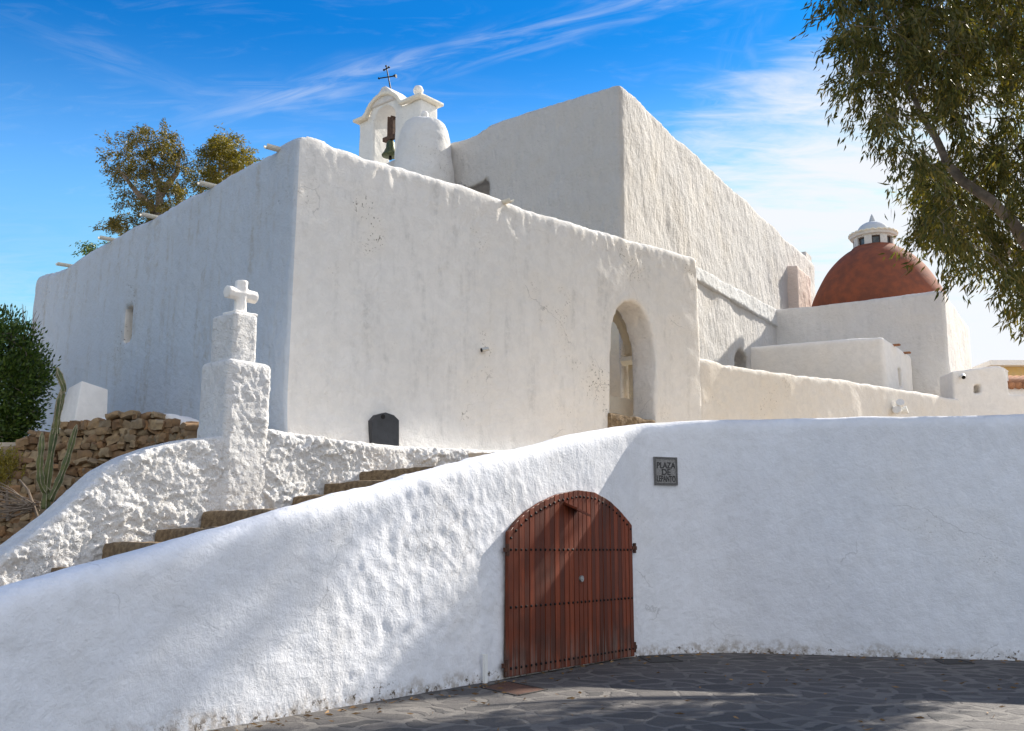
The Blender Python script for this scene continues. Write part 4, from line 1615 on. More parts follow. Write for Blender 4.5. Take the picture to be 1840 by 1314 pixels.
# tiled roof strip and a chimney with a pointed hood behind the shoulder
TY = 28.6
bm = bmesh.new()
for i in range(9):
    x = xo(1817, TY) + i * 0.2
    z = zo(688, TY) - 0.05
    pts = [Vector((x, TY - 0.1, z - 0.05)), Vector((x, TY + 1.6, z + 0.45))]
    tube(bm, pts, [0.11, 0.10], 10)
me = bm_mesh(bm, "roof_tiles")
link("roof_tiles", me, M_TILE, ob)
bm = bmesh.new()
prism(bm, [(xo(1815, TY), TY + 0.02), (xo(1900, TY), TY + 0.02), (xo(1900, TY), TY + 2), (xo(1815, TY), TY + 2)], 3.0, [zo(690, TY) - 0.03] * 2 + [zo(690, TY) + 0.3] * 2)
obj("rear_wall", bm, M_CLEAN, ob)
bm = bmesh.new()
cx_, cy_ = xo(1825, TY + 0.4), TY + 0.35
zch = zo(683, TY)
box(bm, (cx_, cy_, zch + 0.1), (1, 0, 0), (0, 1, 0), (0, 0, 1), 0.14, 0.14, 0.2)
for sg in (-1, 1):
    a_, b_ = Vector((cx_ + sg * 0.15, cy_, zch + 0.28)), Vector((cx_, cy_, zo(659, TY)))
    m_ = (a_ + b_) / 2
    d_ = (b_ - a_).normalized()
    box(bm, m_, d_, (0, 1, 0), d_.cross(Vector((0, 1, 0))), (b_ - a_).length / 2, 0.15, 0.022)
obj("chimney", bm, M_CLEAN, ob)
# farther ochre house
HY = 34.0
hb = thing("house", "ochre house with a pale flat roof behind the low building at far right", "house", (xo(1880, HY), HY, 2.4))
bm = bmesh.new()
prism(bm, [(xo(1806, HY), HY), (xo(1990, HY), HY), (xo(1990, HY), HY + 5), (xo(1806, HY), HY + 5)], 2.4, zo(659, HY))
obj("wall", bm, M_OCHRE, hb)
bm = bmesh.new()
prism(bm, [(xo(1802, HY), HY - 0.3), (xo(1995, HY), HY - 0.3), (xo(1995, HY), HY + 5.3), (xo(1802, HY), HY + 5.3)], zo(659, HY) + 0.003, [zo(650, HY)] * 4)
obj("roof", bm, M_CLEAN, hb)

# ------------------------------------------------------------------ fittings on walls


def camera_fixture(p, nrm, aim, label, name, cat, head_mat, k=1.0):
    t = thing(name, label, cat, tuple(p))
    n_ = Vector(nrm).normalized()
    bm = bmesh.new()
    tube(bm, [p, p + n_ * 0.03 * k], [0.05 * k, 0.05 * k], 14)
    tube(bm, [p + n_ * 0.02 * k, p + n_ * 0.12 * k], [0.02 * k, 0.02 * k], 8)
    obj("bracket", bm, M_PAINT, t, auto=40)
    bm = bmesh.new()
    a_ = Vector(aim).normalized() * k
    c_ = p + n_ * 0.13 * k
    tube(bm, [c_ - a_ * 0.08, c_ - a_ * 0.07, c_ + a_ * 0.10, c_ + a_ * 0.13], [0.03 * k, 0.055 * k, 0.06 * k, 0.062 * k], 14)
    hd = obj("housing", bm, head_mat, t, auto=40)
    bm = bmesh.new()
    tube(bm, [c_ + a_ * 0.128, c_ + a_ * 0.136], [0.05 * k, 0.05 * k], 14)
    obj("lens", bm, M_IRON, hd)


s, z, p = hit(F0, fd, 867, 629)
camera_fixture(p, (fout.x, fout.y, 0), (-0.75, -0.45, -0.25), "small dark spotlight fixed to the blank church facade", "wall_lamp", "lamp", M_STEEL, 0.62)
s, z, p = hit(OA, ed, 1727, 677)
camera_fixture(p, (0, -1, 0), (-0.3, -0.8, -0.45), "small white security camera on the low building at right", "security_camera", "camera", M_PAINT)
s, z, p = hit(F0, fd, 1606, 737)
t = thing("floodlight", "cluster of white floodlights low on the long parapet wall", "lamp", tuple(p))
f3 = Vector((fout.x, fout.y, 0))
fd3 = Vector((fd.x, fd.y, 0))
bm = bmesh.new()
tube(bm, [p, p + f3 * 0.06], [0.09, 0.085], 16)
tube(bm, [p + f3 * 0.05, p + f3 * 0.2], [0.025, 0.025], 8)
obj("base", bm, M_PAINT, t, auto=40)
for du, dz_, ax in ((-0.12, -0.06, (-0.5, -0.7, 0.3)), (0.16, -0.02, (0.8, -0.4, 0.2)), (0.0, 0.12, (-0.2, -0.8, 0.5))):
    c_ = p + f3 * 0.17 + fd3 * du + Vector((0, 0, dz_))
    a_ = Vector(ax).normalized()
    bm = bmesh.new()
    tube(bm, [c_ - a_ * 0.08, c_, c_ + a_ * 0.10], [0.05, 0.085, 0.10], 16)
    obj("lamp_head", bm, M_PAINT, t, auto=40)

# ------------------------------------------------------------------ left garden: dry stone wall, white block, planting
SW = catmull([(-12, 12.6), (-9.0, 13.15), (-6.68, 13.2), (-5.9, 13.1), (-5.2, 13.0), (-4.65, 12.9), (-4.22, 12.7), (-3.95, 12.35)], 0.15)
SWp = [(p.x, p.y) for p in SW]
sw_top = [path_hit(SWp, *q) for q in ((0, 806), (60, 783), (100, 770), (130, 762), (165, 754), (200, 749), (250, 746), (300, 746), (320, 755), (326, 770))]
sw_top = [q for q in sw_top if q]
Ls = arc_lengths(SWp)
ztop_fn = lambda s: interp_list(sw_top, s)
dsw = thing("dry_stone_wall", "brown dry stone garden wall with white plaster cap, left of the cross pillar", "wall", (-6, 13.1, 1.4))
bm = bmesh.new()
s = 4.2
rngs = random.Random(5)
tb_ = bmesh.new()
bmesh.ops.create_cube(tb_, size=1.0)
bmesh.ops.subdivide_edges(tb_, edges=tb_.edges[:], cuts=2, use_grid_fill=True)
tb_.verts.index_update()
T_CO = [v.co.copy() for v in tb_.verts]
T_F = [[v.index for v in f.verts] for f in tb_.faces]
tb_.free()
zrow_max = 3.4
z = 1.2
while z < zrow_max:
    h_ = rngs.uniform(0.065, 0.125)
    s = 4.4 + rngs.uniform(0, 0.2)
    while s < Ls[-1]:
        l_ = rngs.uniform(0.07, 0.21)
        p, d = at_arc(SWp, min(s + l_ / 2, Ls[-1] - 0.01))
        zt_ = ztop_fn(s + l_ / 2)
        if z + h_ * 0.6 < zt_:
            hh = min(h_, zt_ - z)
            n_ = Vector((d.y, -d.x))
            rot = Matrix(((d.x, n_.x, 0), (d.y, n_.y, 0), (0, 0, 1))).to_4x4()
            tilt = Matrix.Rotation(rngs.uniform(-0.38, 0.38), 4, 'Y')
            mm = Matrix.Translation((p.x + n_.x * rngs.uniform(-0.05, 0.06), p.y + n_.y * rngs.uniform(-0.05, 0.06), z + h_ / 2 + rngs.uniform(-0.02, 0.02))) @ rot @ tilt
            seed = Vector((rngs.uniform(0, 50), rngs.uniform(0, 50), 0))
            nv = []
            for c0_ in T_CO:
                c_ = c0_.lerp(c0_.normalized() * 0.56, 0.42)
                c_ += Vector((noise.noise(c_ * 2.2 + seed), noise.noise(c_ * 2.2 + seed + Vector((9, 0, 0))), noise.noise(c_ * 2.2 + seed + Vector((0, 9, 0))))) * 0.17
                nv.append(bm.verts.new(mm @ Vector((c_.x * l_ * 1.06, c_.y * 0.24, c_.z * hh * 1.10))))
            for f_ in T_F:
                bm.faces.new([nv[i] for i in f_])
        s += l_ * 0.98
    z += h_ * 0.93
obj("stones", bm, M_STONES, dsw, auto=45)
bm = bmesh.new()
bk = []
for p_, s_ in zip(SWp, Ls):
    bk.append((p_, s_))
wall_bm(bm, [(p_[0] + 0.0, p_[1] + 0.09) for p_, s_ in bk], [ztop_fn(s_) - 0.06 for p_, s_ in bk], 0.3, 0.8, r=0.03, seg=2)
obj("earth_core", bm, M_SOIL, dsw)
# white cap, sweeping round to the pillar
capp = [(p_, s_) for p_, s_ in bk if s_ > path_hit(SWp, 150, 752)[0]]
bm = bmesh.new()
cp = [(p_[0] + 0.01, p_[1] + 0.07) for p_, s_ in capp] + [(-3.86, 12.15)]
cz = [ztop_fn(s_) + 0.035 for p_, s_ in capp] + [ztop_fn(capp[-1][1]) - 0.05]
czb = [z_ - 0.10 for z_ in cz]
for k in range(1, 6):
    czb[-k] = 1.6
wall_bm(bm, cp, cz, 0.4, 2.0, r=0.045, seg=3, zbs=czb)
me = carve([bm], [], voxel=0.03, name="plaster_cap")
displace(me, bulge(0.015, 1.5, 0.008, 5))
link("plaster_cap", me, M_CLEAN, dsw)

# planting bed between
bm = bmesh.new()
nx, ny = 26, 12
vg = []
for j in range(ny + 1):
    row = []
    for i in range(nx + 1):
        tx, ty = i / nx, j / ny
        s_ = 4.0 + tx * (Ls[-1] - 4.0)
        pb, _ = at_arc(SWp, min(s_, Ls[-1] - 0.01))
        sr = -6.6 + tx * 4.6
        pf_ = R0 + RD * sr - RN * 0.3
        q = pf_.lerp(Vector(pb), ty)
        zf = interp_list(front_edge, sr) - 0.30
        zb2 = 1.35 + 0.9 * tx
        zz3 = zf * (1 - ty) + (min(zb2, zf + 0.5)) * ty + 0.05 * noise.noise(Vector((q.x * 2, q.y * 2, 0)))
        row.append(bm.verts.new((q.x, q.y, zz3)))
    vg.append(row)
for j in range(ny):
    for i in range(nx):
        bm.faces.new((vg[j][i], vg[j][i + 1], vg[j + 1][i + 1], vg[j + 1][i]))
struct("planting_bed", bm, M_SOIL, True)

# white block behind the stone wall
WY = 14.4
wc = at(131, 748, WY)
bdr = Vector((0.74, 0.67))
bdl = Vector((-0.70, 0.71))
bm = bmesh.new()
bot_z, top_z = 2.75, at(147, 684, WY).z
wr = hit(Vector((wc.x, wc.y)), bdr, 193, 748)[0]
p0 = Vector((wc.x, wc.y))
topn = at(147, 684, WY + 0.12)
q0 = Vector((topn.x, topn.y))
wr2 = hit(q0, bdr, 195, 700)
lo = [p0, p0 + bdr * wr, p0 + bdr * wr + bdl * 0.7, p0 + bdl * 0.7]
hi4 = [q0, q0 + bdr * wr2[0], q0 + bdr * wr2[0] + bdl * 0.5, q0 + bdl * 0.5]
hz = [topn.z, hit(q0, bdr, 195, 700)[1], topn.z - 0.1, topn.z - 0.05]
lv = [bm.verts.new((p.x + (p.x - hi4[i].x) * 0.9, p.y, bot_z)) for i, p in enumerate(lo)]
hv4 = [bm.verts.new((p.x, p.y, hz[i])) for i, p in enumerate(hi4)]
bm.faces.new(lv[::-1])
bm.faces.new(hv4)
for i in range(4):
    bm.faces.new((lv[i], lv[(i + 1) % 4], hv4[(i + 1) % 4], hv4[i]))
bmesh.ops.bevel(bm, geom=bm.edges[:], offset=0.02, segments=2, profile=0.5, affect='EDGES')
o = root_of(obj("plastered_block", bm, M_CLEAN, auto=40))
tag(o, "plain white plastered block between the dark bush and church side wall", "block")


# ------------------------------------------------------------------ plants
def leaves_mesh(name, centers, dirs, length, width, rng, droop=0.0):
    n = len(centers)
    L = length * rng.uniform(0.65, 1.25, n)[:, None]
    Wd = width * rng.uniform(0.7, 1.2, n)[:, None]
    d = dirs / (np.linalg.norm(dirs, axis=1)[:, None] + 1e-9)
    rv = rng.normal(size=(n, 3))
    side = np.cross(d, rv)
    side /= (np.linalg.norm(side, axis=1)[:, None] + 1e-9)
    nrm = np.cross(d, side)
    p0 = centers
    p1 = centers + d * L * 0.4 + side * Wd * 0.5 + nrm * Wd * 0.18
    p2 = centers + d * L + nrm * L * rng.uniform(-0.25, 0.25, n)[:, None]
    p3 = centers + d * L * 0.4 - side * Wd * 0.5 + nrm * Wd * 0.18
    co = np.stack([p0, p1, p2, p3], axis=1).reshape(-1, 3)
    me = bpy.data.meshes.new(name)
    me.vertices.add(n * 4)
    me.vertices.foreach_set('co', co.ravel())
    me.loops.add(n * 4)
    me.loops.foreach_set('vertex_index', np.arange(n * 4, dtype=np.int32))
    me.polygons.add(n)
    me.polygons.foreach_set('loop_start', np.arange(0, n * 4, 4, dtype=np.int32))
    me.polygons.foreach_set('loop_total', np.full(n, 4, dtype=np.int32))
    me.update(calc_edges=True)
    me.validate()
    return me


def spray(clusters, per, spread, length, width, rng, hang=0.6):
    """leaf positions strung along short drooping twigs at each cluster"""
    cs, ds, tw = [], [], []
    for c in clusters:
        ax = rng.normal(size=3)
        ax[2] = ax[2] * 0.4 - hang
        ax /= np.linalg.norm(ax)
        Lt = spread * rng.uniform(0.6, 1.4)
        m = max(3, int(per * rng.uniform(0.6, 1.4)))
        t = rng.uniform(0, 1, m)
        pos = c + ax * (t * Lt)[:, None] + np.array([0, 0, -1.0]) * (t ** 2 * Lt * 0.35 * hang)[:, None] + rng.normal(size=(m, 3)) * spread * 0.12
        dd = ax + rng.normal(size=(m, 3)) * 0.55 + np.array([0, 0, -hang * 0.8])
        cs.append(pos)
        ds.append(dd)
        tw.append((c, c + ax * Lt))
    return np.concatenate(cs), np.concatenate(ds), tw


def branch_net(bm, limbs, clusters, rng, r_tip=0.006, r_max=0.05):
    """join every cluster to the nearest wood already there; limbs: lists of (point, radius)"""
    nodes, rad = [], []
    for lb in limbs:
        pts = [Vector(p) for p, r_ in lb]
        rr_ = [r_ for p, r_ in lb]
        tube(bm, pts, rr_, 9)
        for a, b, ra, rb_ in zip(pts, pts[1:], rr_, rr_[1:]):
            k = max(2, int((b - a).length / 0.15))
            for i in range(k):
                nodes.append(np.array(a.lerp(b, i / k)))
                rad.append(ra + (rb_ - ra) * i / k)
    nodes = np.array(nodes)
    d0 = np.array([np.min(np.linalg.norm(nodes - c, axis=1)) for c in clusters])
    order = np.argsort(d0)
    nodes = list(nodes)
    arr = np.array(nodes)
    rad = list(rad)
    for i in order:
        c = clusters[i]
        dd = np.linalg.norm(arr - c, axis=1)
        j = int(np.argmin(dd))
        L_ = dd[j]
        if L_ < 0.08:
            continue
        a = Vector(arr[j])
        b = Vector(c)
        r0 = min(rad[j] * 0.7, 0.006 + 0.012 * L_, r_max)
        mid = a.lerp(b, 0.5) + Vector(rng.normal(size=3)) * L_ * 0.08 + Vector((0, 0, 0.06 * L_))
        tube(bm, [a, mid, b], [r0, (r0 + r_tip) / 2, r_tip], 4, cap=False)
        k = max(2, int(L_ / 0.25))
        new = []
        for q in range(1, k + 1):
            t_ = q / k
            pt = a.lerp(mid, t_ * 2) if t_ < 0.5 else mid.lerp(b, t_ * 2 - 1)
            new.append(np.array(pt))
            rad.append(r0 + (r_tip - r0) * t_)
        arr = np.vstack([arr, np.array(new)])


def in_poly(x, y, poly):
    inside = np.zeros(len(x), bool)
    j = len(poly) - 1
    for i in range(len(poly)):
        xi, yi = poly[i]
        xj, yj = poly[j]
        cond = ((yi > y) != (yj > y)) & (x < (xj - xi) * (y - yi) / (yj - yi + 1e-12) + xi)
        inside ^= cond
        j = i
    return inside


# big gum tree at right, rooted on the terrace out of frame
rng = np.random.default_rng(21)
crown = [(1500, -60), (1512, 40), (1525, 100), (1503, 140), (1520, 170), (1568, 190), (1585, 245), (1628, 290), (1665, 315), (1675, 365), (1690, 425), (1712, 455), (1740, 450), (1772, 448), (1798, 500), (1822, 535),
         (1855, 560), (1950, 580), (2040, 480), (2080, 150), (2040, -250), (1900, -460), (1660, -480), (1530, -330), (1490, -180)]
LX = np.interp(np.linspace(0, 1, 60), np.linspace(0, 1, 9), [1900, 1845, 1815, 1778, 1728, 1700, 1683, 1655, 1635])
LY = np.interp(np.linspace(0, 1, 60), np.linspace(0, 1, 9), [470, 420, 375, 335, 300, 265, 225, 180, 140])
cl = []
while len(cl) < 2150:
    n_ = 4000
    px = rng.uniform(1440, 2300, n_)
    py = rng.uniform(-640, 620, n_)
    Yd = rng.uniform(13.2, 17.9, n_)
    ok = in_poly(px, py, crown)
    for a_, b_, y_ in zip(px[ok], py[ok], Yd[ok]):
        # clumpy: keep where a 3-D noise is high, thin towards the front and back of the crown
        if y_ < 15.9 and np.min(np.hypot(LX - a_, LY - b_)) < 34 and a_ < 1850:
            continue
        if a_ > 1735 and b_ < 270 and rng.uniform() < 0.6:
            continue
        if b_ > 170 and y_ > 17.0:
            continue
        p = at(a_, b_, y_)
        e_ = 1 - abs(y_ - 15.6) / 2.5
        if noise.noise(p * 0.95) + 0.5 * e_ + 0.16 > rng.uniform(0, 0.75):
            cl.append(np.array(p))
cl = cl[:2150]
# deep leaf clumps added behind the crown, placed to shade the front wall
while len(cl) < 2430:
    x_, y_ = rng.uniform(1735, 1930), rng.uniform(-190, 140)
    if in_poly(np.array([x_]), np.array([y_]), crown)[0]:
        cl.append(np.array(at(x_, y_, rng.uniform(18.6, 20.4))))
while len(cl) < 2530:  # added clump placed to shade the gate
    x_, y_ = rng.uniform(1640, 1715), rng.uniform(290, 430)
    cl.append(np.array(at(x_, y_, rng.uniform(19.1, 19.9))))
cl = np.array(cl)
tree = thing("gum_tree", "tall eucalyptus with hanging olive leaves and bare curving limb at right", "tree", (11.8, 16.2, TZ))
bm = bmesh.new()
T0 = Vector((11.8, 16.2, TZ - 0.2))
fork = at(1960, 560, 15.8)
trunk = [(T0, 0.34), (T0.lerp(fork, 0.5) + Vector((0.25, 0, 0.2)), 0.28), (fork, 0.24)]
limb1 = [(fork, 0.21)] + [(at(x, y, Y), r_) for x, y, Y, r_ in ((1900, 490, 15.4, 0.122), (1845, 438, 15.2, 0.105), (1815, 395, 15.1, 0.092), (1778, 358, 15.1, 0.085), (1728, 325, 15.2, 0.078), (1700, 290, 15.3, 0.067), (1683, 250, 15.5, 0.058), (1655, 205, 15.7, 0.047), (1635, 160, 15.9, 0.038), (1612, 115, 16.1, 0.031), (1600, 60, 16.4, 0.024), (1588, 0, 16.6, 0.018))]
limb2 = [(fork, 0.2)] + [(at(x, y, Y), r_) for x, y, Y, r_ in ((1900, 500, 16.6, 0.15), (1835, 462, 17.2, 0.12), (1790, 430, 17.6, 0.10), (1755, 395, 17.9, 0.07), (1730, 350, 18.2, 0.04))]
limb3 = [(fork, 0.2)] + [(at(x, y, Y), r_) for x, y, Y, r_ in ((1960, 350, 16.0, 0.17), (1920, 180, 16.4, 0.13), (1845, 95, 16.8, 0.10), (1810, 60, 17.0, 0.075), (1790, 0, 17.2, 0.065), (1770, -120, 17.3, 0.04))]
limb4 = [(at(1960, 350, 16.0), 0.15)] + [(at(x, y, Y), r_) for x, y, Y, r_ in ((2010, 120, 15.6, 0.13), (1990, -150, 15.6, 0.10), (1900, -350, 15.8, 0.06))]
limb5 = [(at(1845, 95, 16.8), 0.06)] + [(at(x, y, Y), r_) for x, y, Y, r_ in ((1815, 62, 17.4, 0.045), (1770, 40, 17.8, 0.03), (1720, 25, 18.2, 0.02))]
branch_net(bm, [trunk, limb1, limb2, limb3, limb4, limb5], cl, rng)
obj("trunk", bm, M_BARK, tree, smooth=True)
pos, dirs, tw = spray(cl, 46, 0.5, 0.15, 0.03, rng, hang=0.9)
me = leaves_mesh("crown", pos, dirs, 0.16, 0.034, rng)
link("crown", me, M_LEAF_E, tree, smooth=False)


def back_tree(name, label, outline, Yc, depth, ncl, mat, limbs_px, base, seed, per=34, leaf=(0.115, 0.036)):
    rng = np.random.default_rng(seed)
    cl = []
    xs = [p[0] for p in outline]
    ys = [p[1] for p in outline]
    while len(cl) < ncl:
        px = rng.uniform(min(xs), max(xs), 500)
        py = rng.uniform(min(ys), max(ys), 500)
        ok = in_poly(px, py, outline)
        for a_, b_ in zip(px[ok], py[ok]):
            y_ = Yc + rng.uniform(-depth, depth)
            p = at(a_, b_, y_)
            if noise.noise(p * 0.9 + Vector((seed, 0, 0))) + 0.38 > rng.uniform(0, 0.7):
                cl.append(np.array(p))
    cl = np.array(cl[:ncl])
    per = int(per * 1.6)
    b = at(base[0], base[1], Yc)
    t = thing(name, label, "tree", (b.x, b.y, TZ), "gum trees behind the church")
    bm = bmesh.new()
    limbs = []
    for k, lp in enumerate(limbs_px):
        pts = [at(x, y, Yc + dy) for x, y, dy in lp]
        n_ = len(pts)
        limbs.append([(p, 0.14 * (1 - 0.8 * i / (n_ - 1))) for i, p in enumerate(pts)])
    limbs.insert(0, [(Vector((b.x, b.y, TZ - 0.2)), 0.26), (b, 0.18)] + [(at(limbs_px[0][0][0], limbs_px[0][0][1], Yc), 0.15)])
    branch_net(bm, limbs, cl, rng)
    obj("trunk", bm, M_BARK, t, smooth=True)
    pos, dirs, tw = spray(cl, per, 0.5, 0.15, 0.03, rng, hang=0.35)
    link("crown", leaves_mesh("crown", pos, dirs, leaf[0], leaf[1], rng), mat, t, smooth=False)
    return t


back_tree("gum_tree", "olive gum tree behind the church roofline, larger left one of the pair",
          [(192, 262), (215, 258), (240, 240), (262, 228), (300, 230), (318, 240), (335, 262), (347, 285), (340, 320), (345, 345), (332, 372), (300, 395), (250, 420), (185, 408), (180, 395), (215, 388), (230, 375), (222, 340), (195, 310), (186, 290)],
          30.0, 1.4, 300, M_LEAF_B, [[(285, 385, 0), (288, 340, 0), (275, 300, 0.3), (262, 255, 0.4)], [(280, 380, 0), (245, 345, -0.3), (210, 300, -0.5)], [(288, 350, 0), (318, 310, 0.4), (325, 265, 0.5)]], (285, 420), 31)
back_tree("gum_tree", "yellow-green gum tree behind the church roofline, smaller right one of the pair",
          [(352, 300), (372, 255), (392, 240), (420, 242), (440, 262), (454, 282), (452, 300), (420, 318), (370, 350), (345, 352), (350, 325)],
          31.5, 1.2, 210, M_LEAF_Y, [[(385, 350, 0), (395, 310, 0), (400, 270, 0.2)], [(388, 340, 0), (425, 300, 0.3)]], (385, 390), 33)
back_tree("gum_tree", "tip of a distant tree just showing over the church roof edge at far left",
          [(150, 448), (158, 438), (172, 434), (178, 440), (170, 452), (155, 456)], 33.0, 0.3, 14, M_LEAF_D, [[(163, 462, 0), (165, 445, 0)]], (163, 480), 35, per=18, leaf=(0.12, 0.05))

# dark rounded bush
rng = np.random.default_rng(41)
bc = at(5, 700, 14.9)
bush = thing("bush", "dense dark green rounded bush above the stone wall at left edge", "bush", (bc.x, bc.y, 2.7))
cl = []
while len(cl) < 620:
    v = rng.normal(size=3)
    v /= np.linalg.norm(v)
    r_ = rng.uniform(0.55, 1.0) ** 0.5
    p = np.array([bc.x - 0.42, bc.y + 0.2, 3.92]) + v * np.array([0.86, 0.9, 1.16]) * r_ * (1 + 0.18 * noise.noise(Vector(v * 2.0)))
    if p[2] > 2.75:
        cl.append(p)
cl = np.array(cl)
bm = bmesh.new()
bb = Vector((bc.x - 0.3, bc.y + 0.2, 2.6))
branch_net(bm, [[(bb, 0.09), (bb + Vector((0, 0, 0.9)), 0.06), (bb + Vector((0.2, 0, 1.7)), 0.03)]], cl, rng)
obj("stem", bm, M_BARK, bush, smooth=True)
cs, ds = [], []
for c_ in cl:
    m_ = 46
    v = rng.normal(size=(m_, 3))
    cs.append(c_ + v * 0.085)
    ds.append(v + (c_ - np.array(bb)) * 0.5 + np.array([0, 0, 0.4]))
link("foliage", leaves_mesh("foliage", np.concatenate(cs), np.concatenate(ds), 0.075, 0.034, rng), M_LEAF_D, bush, smooth=False)

# bare twiggy shrub behind the bush
tb = at(35, 600, 18.0)
bm = bmesh.new()
for k in range(34):
    a_ = Vector((tb.x + rng.uniform(-0.35, 0.35), tb.y, 4.3))
    tip = at(rng.uniform(5, 75), rng.uniform(545, 585), 18.0 + rng.uniform(-0.4, 0.4))
    tube(bm, [a_, a_.lerp(tip, 0.6) + Vector((rng.uniform(-0.1, 0.1), 0, 0.1)), tip], [0.012, 0.008, 0.003], 4)
tw_o = obj("bare_shrub", bm, M_TWIG)
bm = bmesh.new()
tube(bm, [Vector((tb.x, tb.y, 2.7)), Vector((tb.x, tb.y, 4.4))], [0.06, 0.3], 8)
tw_o2 = thing("bare_shrub", "bare brown twiggy shrub behind the dark bush by the church corner", "shrub", (tb.x, tb.y, TZ))
tw_o.name = "twigs"
tw_o.parent = tw_o2
tw_o.data.transform(Matrix.Translation((-tb.x, -tb.y, -TZ)))
bm2 = bmesh.new()
for k in range(9):
    a_ = Vector((tb.x, tb.y, TZ - 0.1))
    b_ = Vector((tb.x + rng.uniform(-0.4, 0.4), tb.y, 4.35))
    tube(bm2, [a_, a_.lerp(b_, 0.5) + Vector((0.05, 0, 0)), b_], [0.03, 0.022, 0.012], 5)
bm.free()
obj("stems", bm2, M_TWIG, tw_o2)

# cactus
cy0 = 11.75
cb_ = at(84, 905, cy0)
cac = thing("cactus", "tall ribbed column cactus with side arms before the stone wall", "cactus", (cb_.x, cb_.y, cb_.z - 0.3))


def cactus_stem(pxs, r0, name):
    pts = [at(x, y, cy0 + dy) for x, y, dy in pxs]
    pts = [Vector(p) for p in catmull(pts, 0.03)]
    n_ = len(pts)
    rad = []
    for i in range(n_):
        t_ = i / (n_ - 1)
        w_ = 0.86 + 0.14 * math.sin(t_ * 26 + 1)
        tipk = min(1.0, (1 - t_) * n_ / 3.5 + 0.15)
        rad.append(r0 * (1 - 0.25 * t_) * w_ * tipk)
    bm = bmesh.new()
    tube(bm, pts, rad, 20, star=0.30)
    o = obj(name, bm, M_CACTUS, cac, smooth=True)
    # pale corky ribs
    bm = bmesh.new()
    for k in range(5):
        th = 2 * math.pi * k / 5
        line, rl = [], []
        for i, p in enumerate(pts):
            t = (pts[min(i + 1, n_ - 1)] - pts[max(i - 1, 0)]).normalized()
            up = Vector((0.13, 0.31, 0.94)).normalized()
            a_ = t.cross(up if abs(t.dot(up)) < 0.95 else Vector((1, 0, 0))).normalized()
            b_ = t.cross(a_).normalized()
            line.append(p + (a_ * math.cos(th) + b_ * math.sin(th)) * rad[i] * 1.30)
            rl.append(0.0045 + 0.002 * math.sin(i * 1.9))
        tube(bm, line, rl, 5)
    obj("spine_row", bm, M_SPINE, o)


cactus_stem([(82, 915, 0), (86, 850, 0), (93, 800, 0), (101, 755, 0), (109, 715, 0.02), (114, 698, 0.02), (110, 682, 0), (103, 661, 0)], 0.043, "stem")
cactus_stem([(100, 780, 0), (103, 745, -0.05), (107, 715, -0.08), (109, 702, -0.08)], 0.034, "stem")
cactus_stem([(84, 885, 0), (74, 868, -0.05), (71, 835, -0.08), (74, 800, -0.1), (76, 776, -0.1)], 0.038, "stem")
cactus_stem([(88, 900, 0), (104, 868, 0.08), (120, 825, 0.12), (130, 790, 0.14), (138, 763, 0.15)], 0.038, "stem")

# yellow-green shrub and dead branches
rng = np.random.default_rng(55)
sc_ = at(14, 850, 11.6)
shr = thing("shrub", "small yellow-green shrub catching the sun at the left edge", "shrub", (sc_.x, sc_.y, sc_.z - 0.5))
cl = []
while len(cl) < 130:
    v = rng.normal(size=3)
    v /= np.linalg.norm(v)
    cl.append(np.array([sc_.x - 0.04, sc_.y, sc_.z]) + v * np.array([0.24, 0.24, 0.24]) * rng.uniform(0.3, 1))
cl = np.array(cl)
bm = bmesh.new()
sb = Vector((sc_.x + 0.05, sc_.y, sc_.z - 0.55))
branch_net(bm, [[(sb, 0.02), (sb + Vector((-0.04, 0, 0.35)), 0.012)]], cl, rng, r_tip=0.003)
obj("stem", bm, M_TWIG, shr)
cs, ds = [], []
for c_ in cl:
    m_ = 22
    t_ = rng.uniform(0, 1, m_)[:, None]
    up = np.array([rng.normal() * 0.25, rng.normal() * 0.25, 1.0])
    cs.append(c_ + up * t_ * 0.11)
    ds.append(up + rng.normal(size=(m_, 3)) * 0.7)
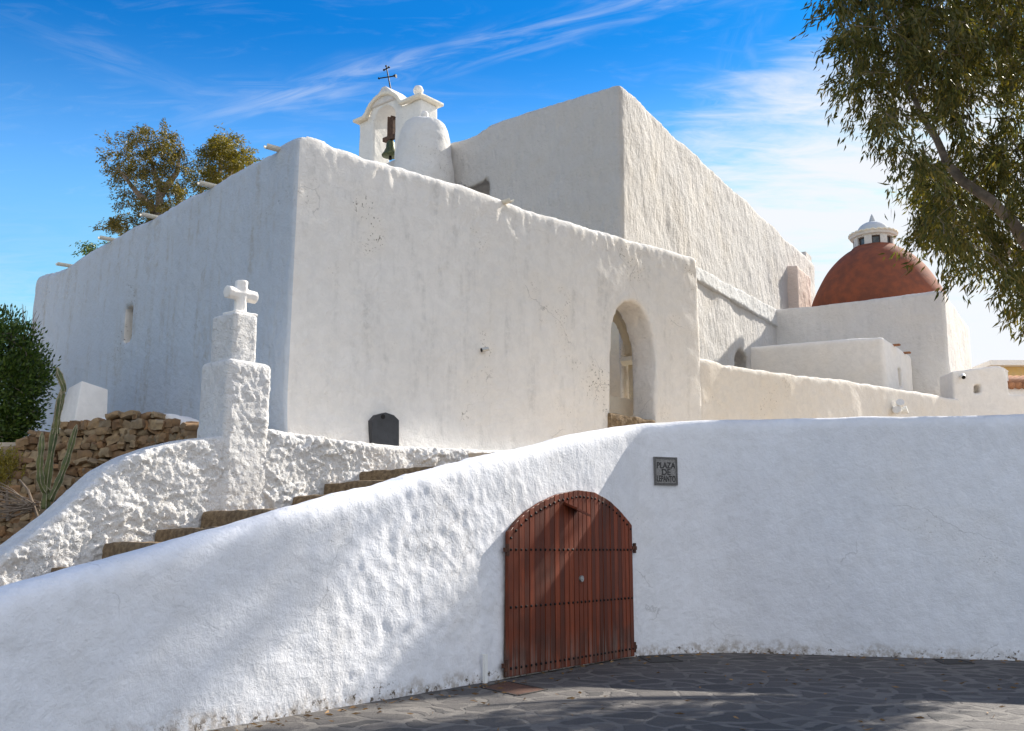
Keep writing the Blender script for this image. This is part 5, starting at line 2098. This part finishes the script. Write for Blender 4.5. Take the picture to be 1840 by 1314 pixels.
link("foliage", leaves_mesh("foliage", np.concatenate(cs), np.concatenate(ds), 0.035, 0.010, rng), M_LEAF_S, shr, smooth=False)
bm = bmesh.new()
b0 = at(62, 905, 11.0)
for k in range(26):
    tip = at(rng.uniform(-90, 5), rng.uniform(862, 935), 11.0 + rng.uniform(-0.5, 0.4))
    a_ = Vector(b0) + Vector((rng.uniform(-0.05, 0.05), rng.uniform(-0.1, 0.1), rng.uniform(-0.08, 0.02)))
    mid = a_.lerp(tip, 0.5) + Vector((0, rng.uniform(-0.06, 0.06), rng.uniform(-0.10, 0.05)))
    tube(bm, catmull([a_, mid, tip], 0.08), [r_ for r_ in np.linspace(0.009, 0.003, len(catmull([a_, mid, tip], 0.08)))], 5)
tube(bm, [b0 + Vector((0.05, 0, -0.15)), at(50, 880, 11.0), at(35, 862, 11.1)], [0.018, 0.014, 0.008], 6)
o = root_of(obj("dead_branches", bm, M_TWIG))
tag(o, "bare dry branches sprawling below the yellow-green shrub", "branches")

# a scatter of fallen gum leaves on the paving
rng = np.random.default_rng(77)
cs, ds = [], []
while len(cs) < 420:
    if rng.uniform() < 0.6:
        i = int(rng.integers(10, len(FW) - 20))
        d = (Vector(FW[i + 1]) - Vector(FW[i])).normalized()
        o_ = abs(rng.normal()) * 0.22 + 0.06
        x, y = FW[i][0] + d.y * o_, FW[i][1] - d.x * o_
    else:
        x, y = rng.uniform(-3, 8), rng.uniform(7.5, 14.0)
        if y > np.interp(x, [p[0] for p in FW], [p[1] for p in FW]) - 0.1:
            continue
    a = rng.uniform(0, 6.28)
    cs.append((x, y, 0.006 + rng.uniform(0, 0.008)))
    ds.append((math.cos(a), math.sin(a), rng.uniform(-0.02, 0.12)))
o = link("fallen_leaves", leaves_mesh("fallen_leaves", np.array(cs), np.array(ds), 0.09, 0.022, rng), leafmat("dry_leaf", [(0.16, 0.09, 0.04), (0.30, 0.18, 0.08), (0.10, 0.06, 0.035)], 0.05, 0.8), None, smooth=False)
o['kind'] = 'stuff'
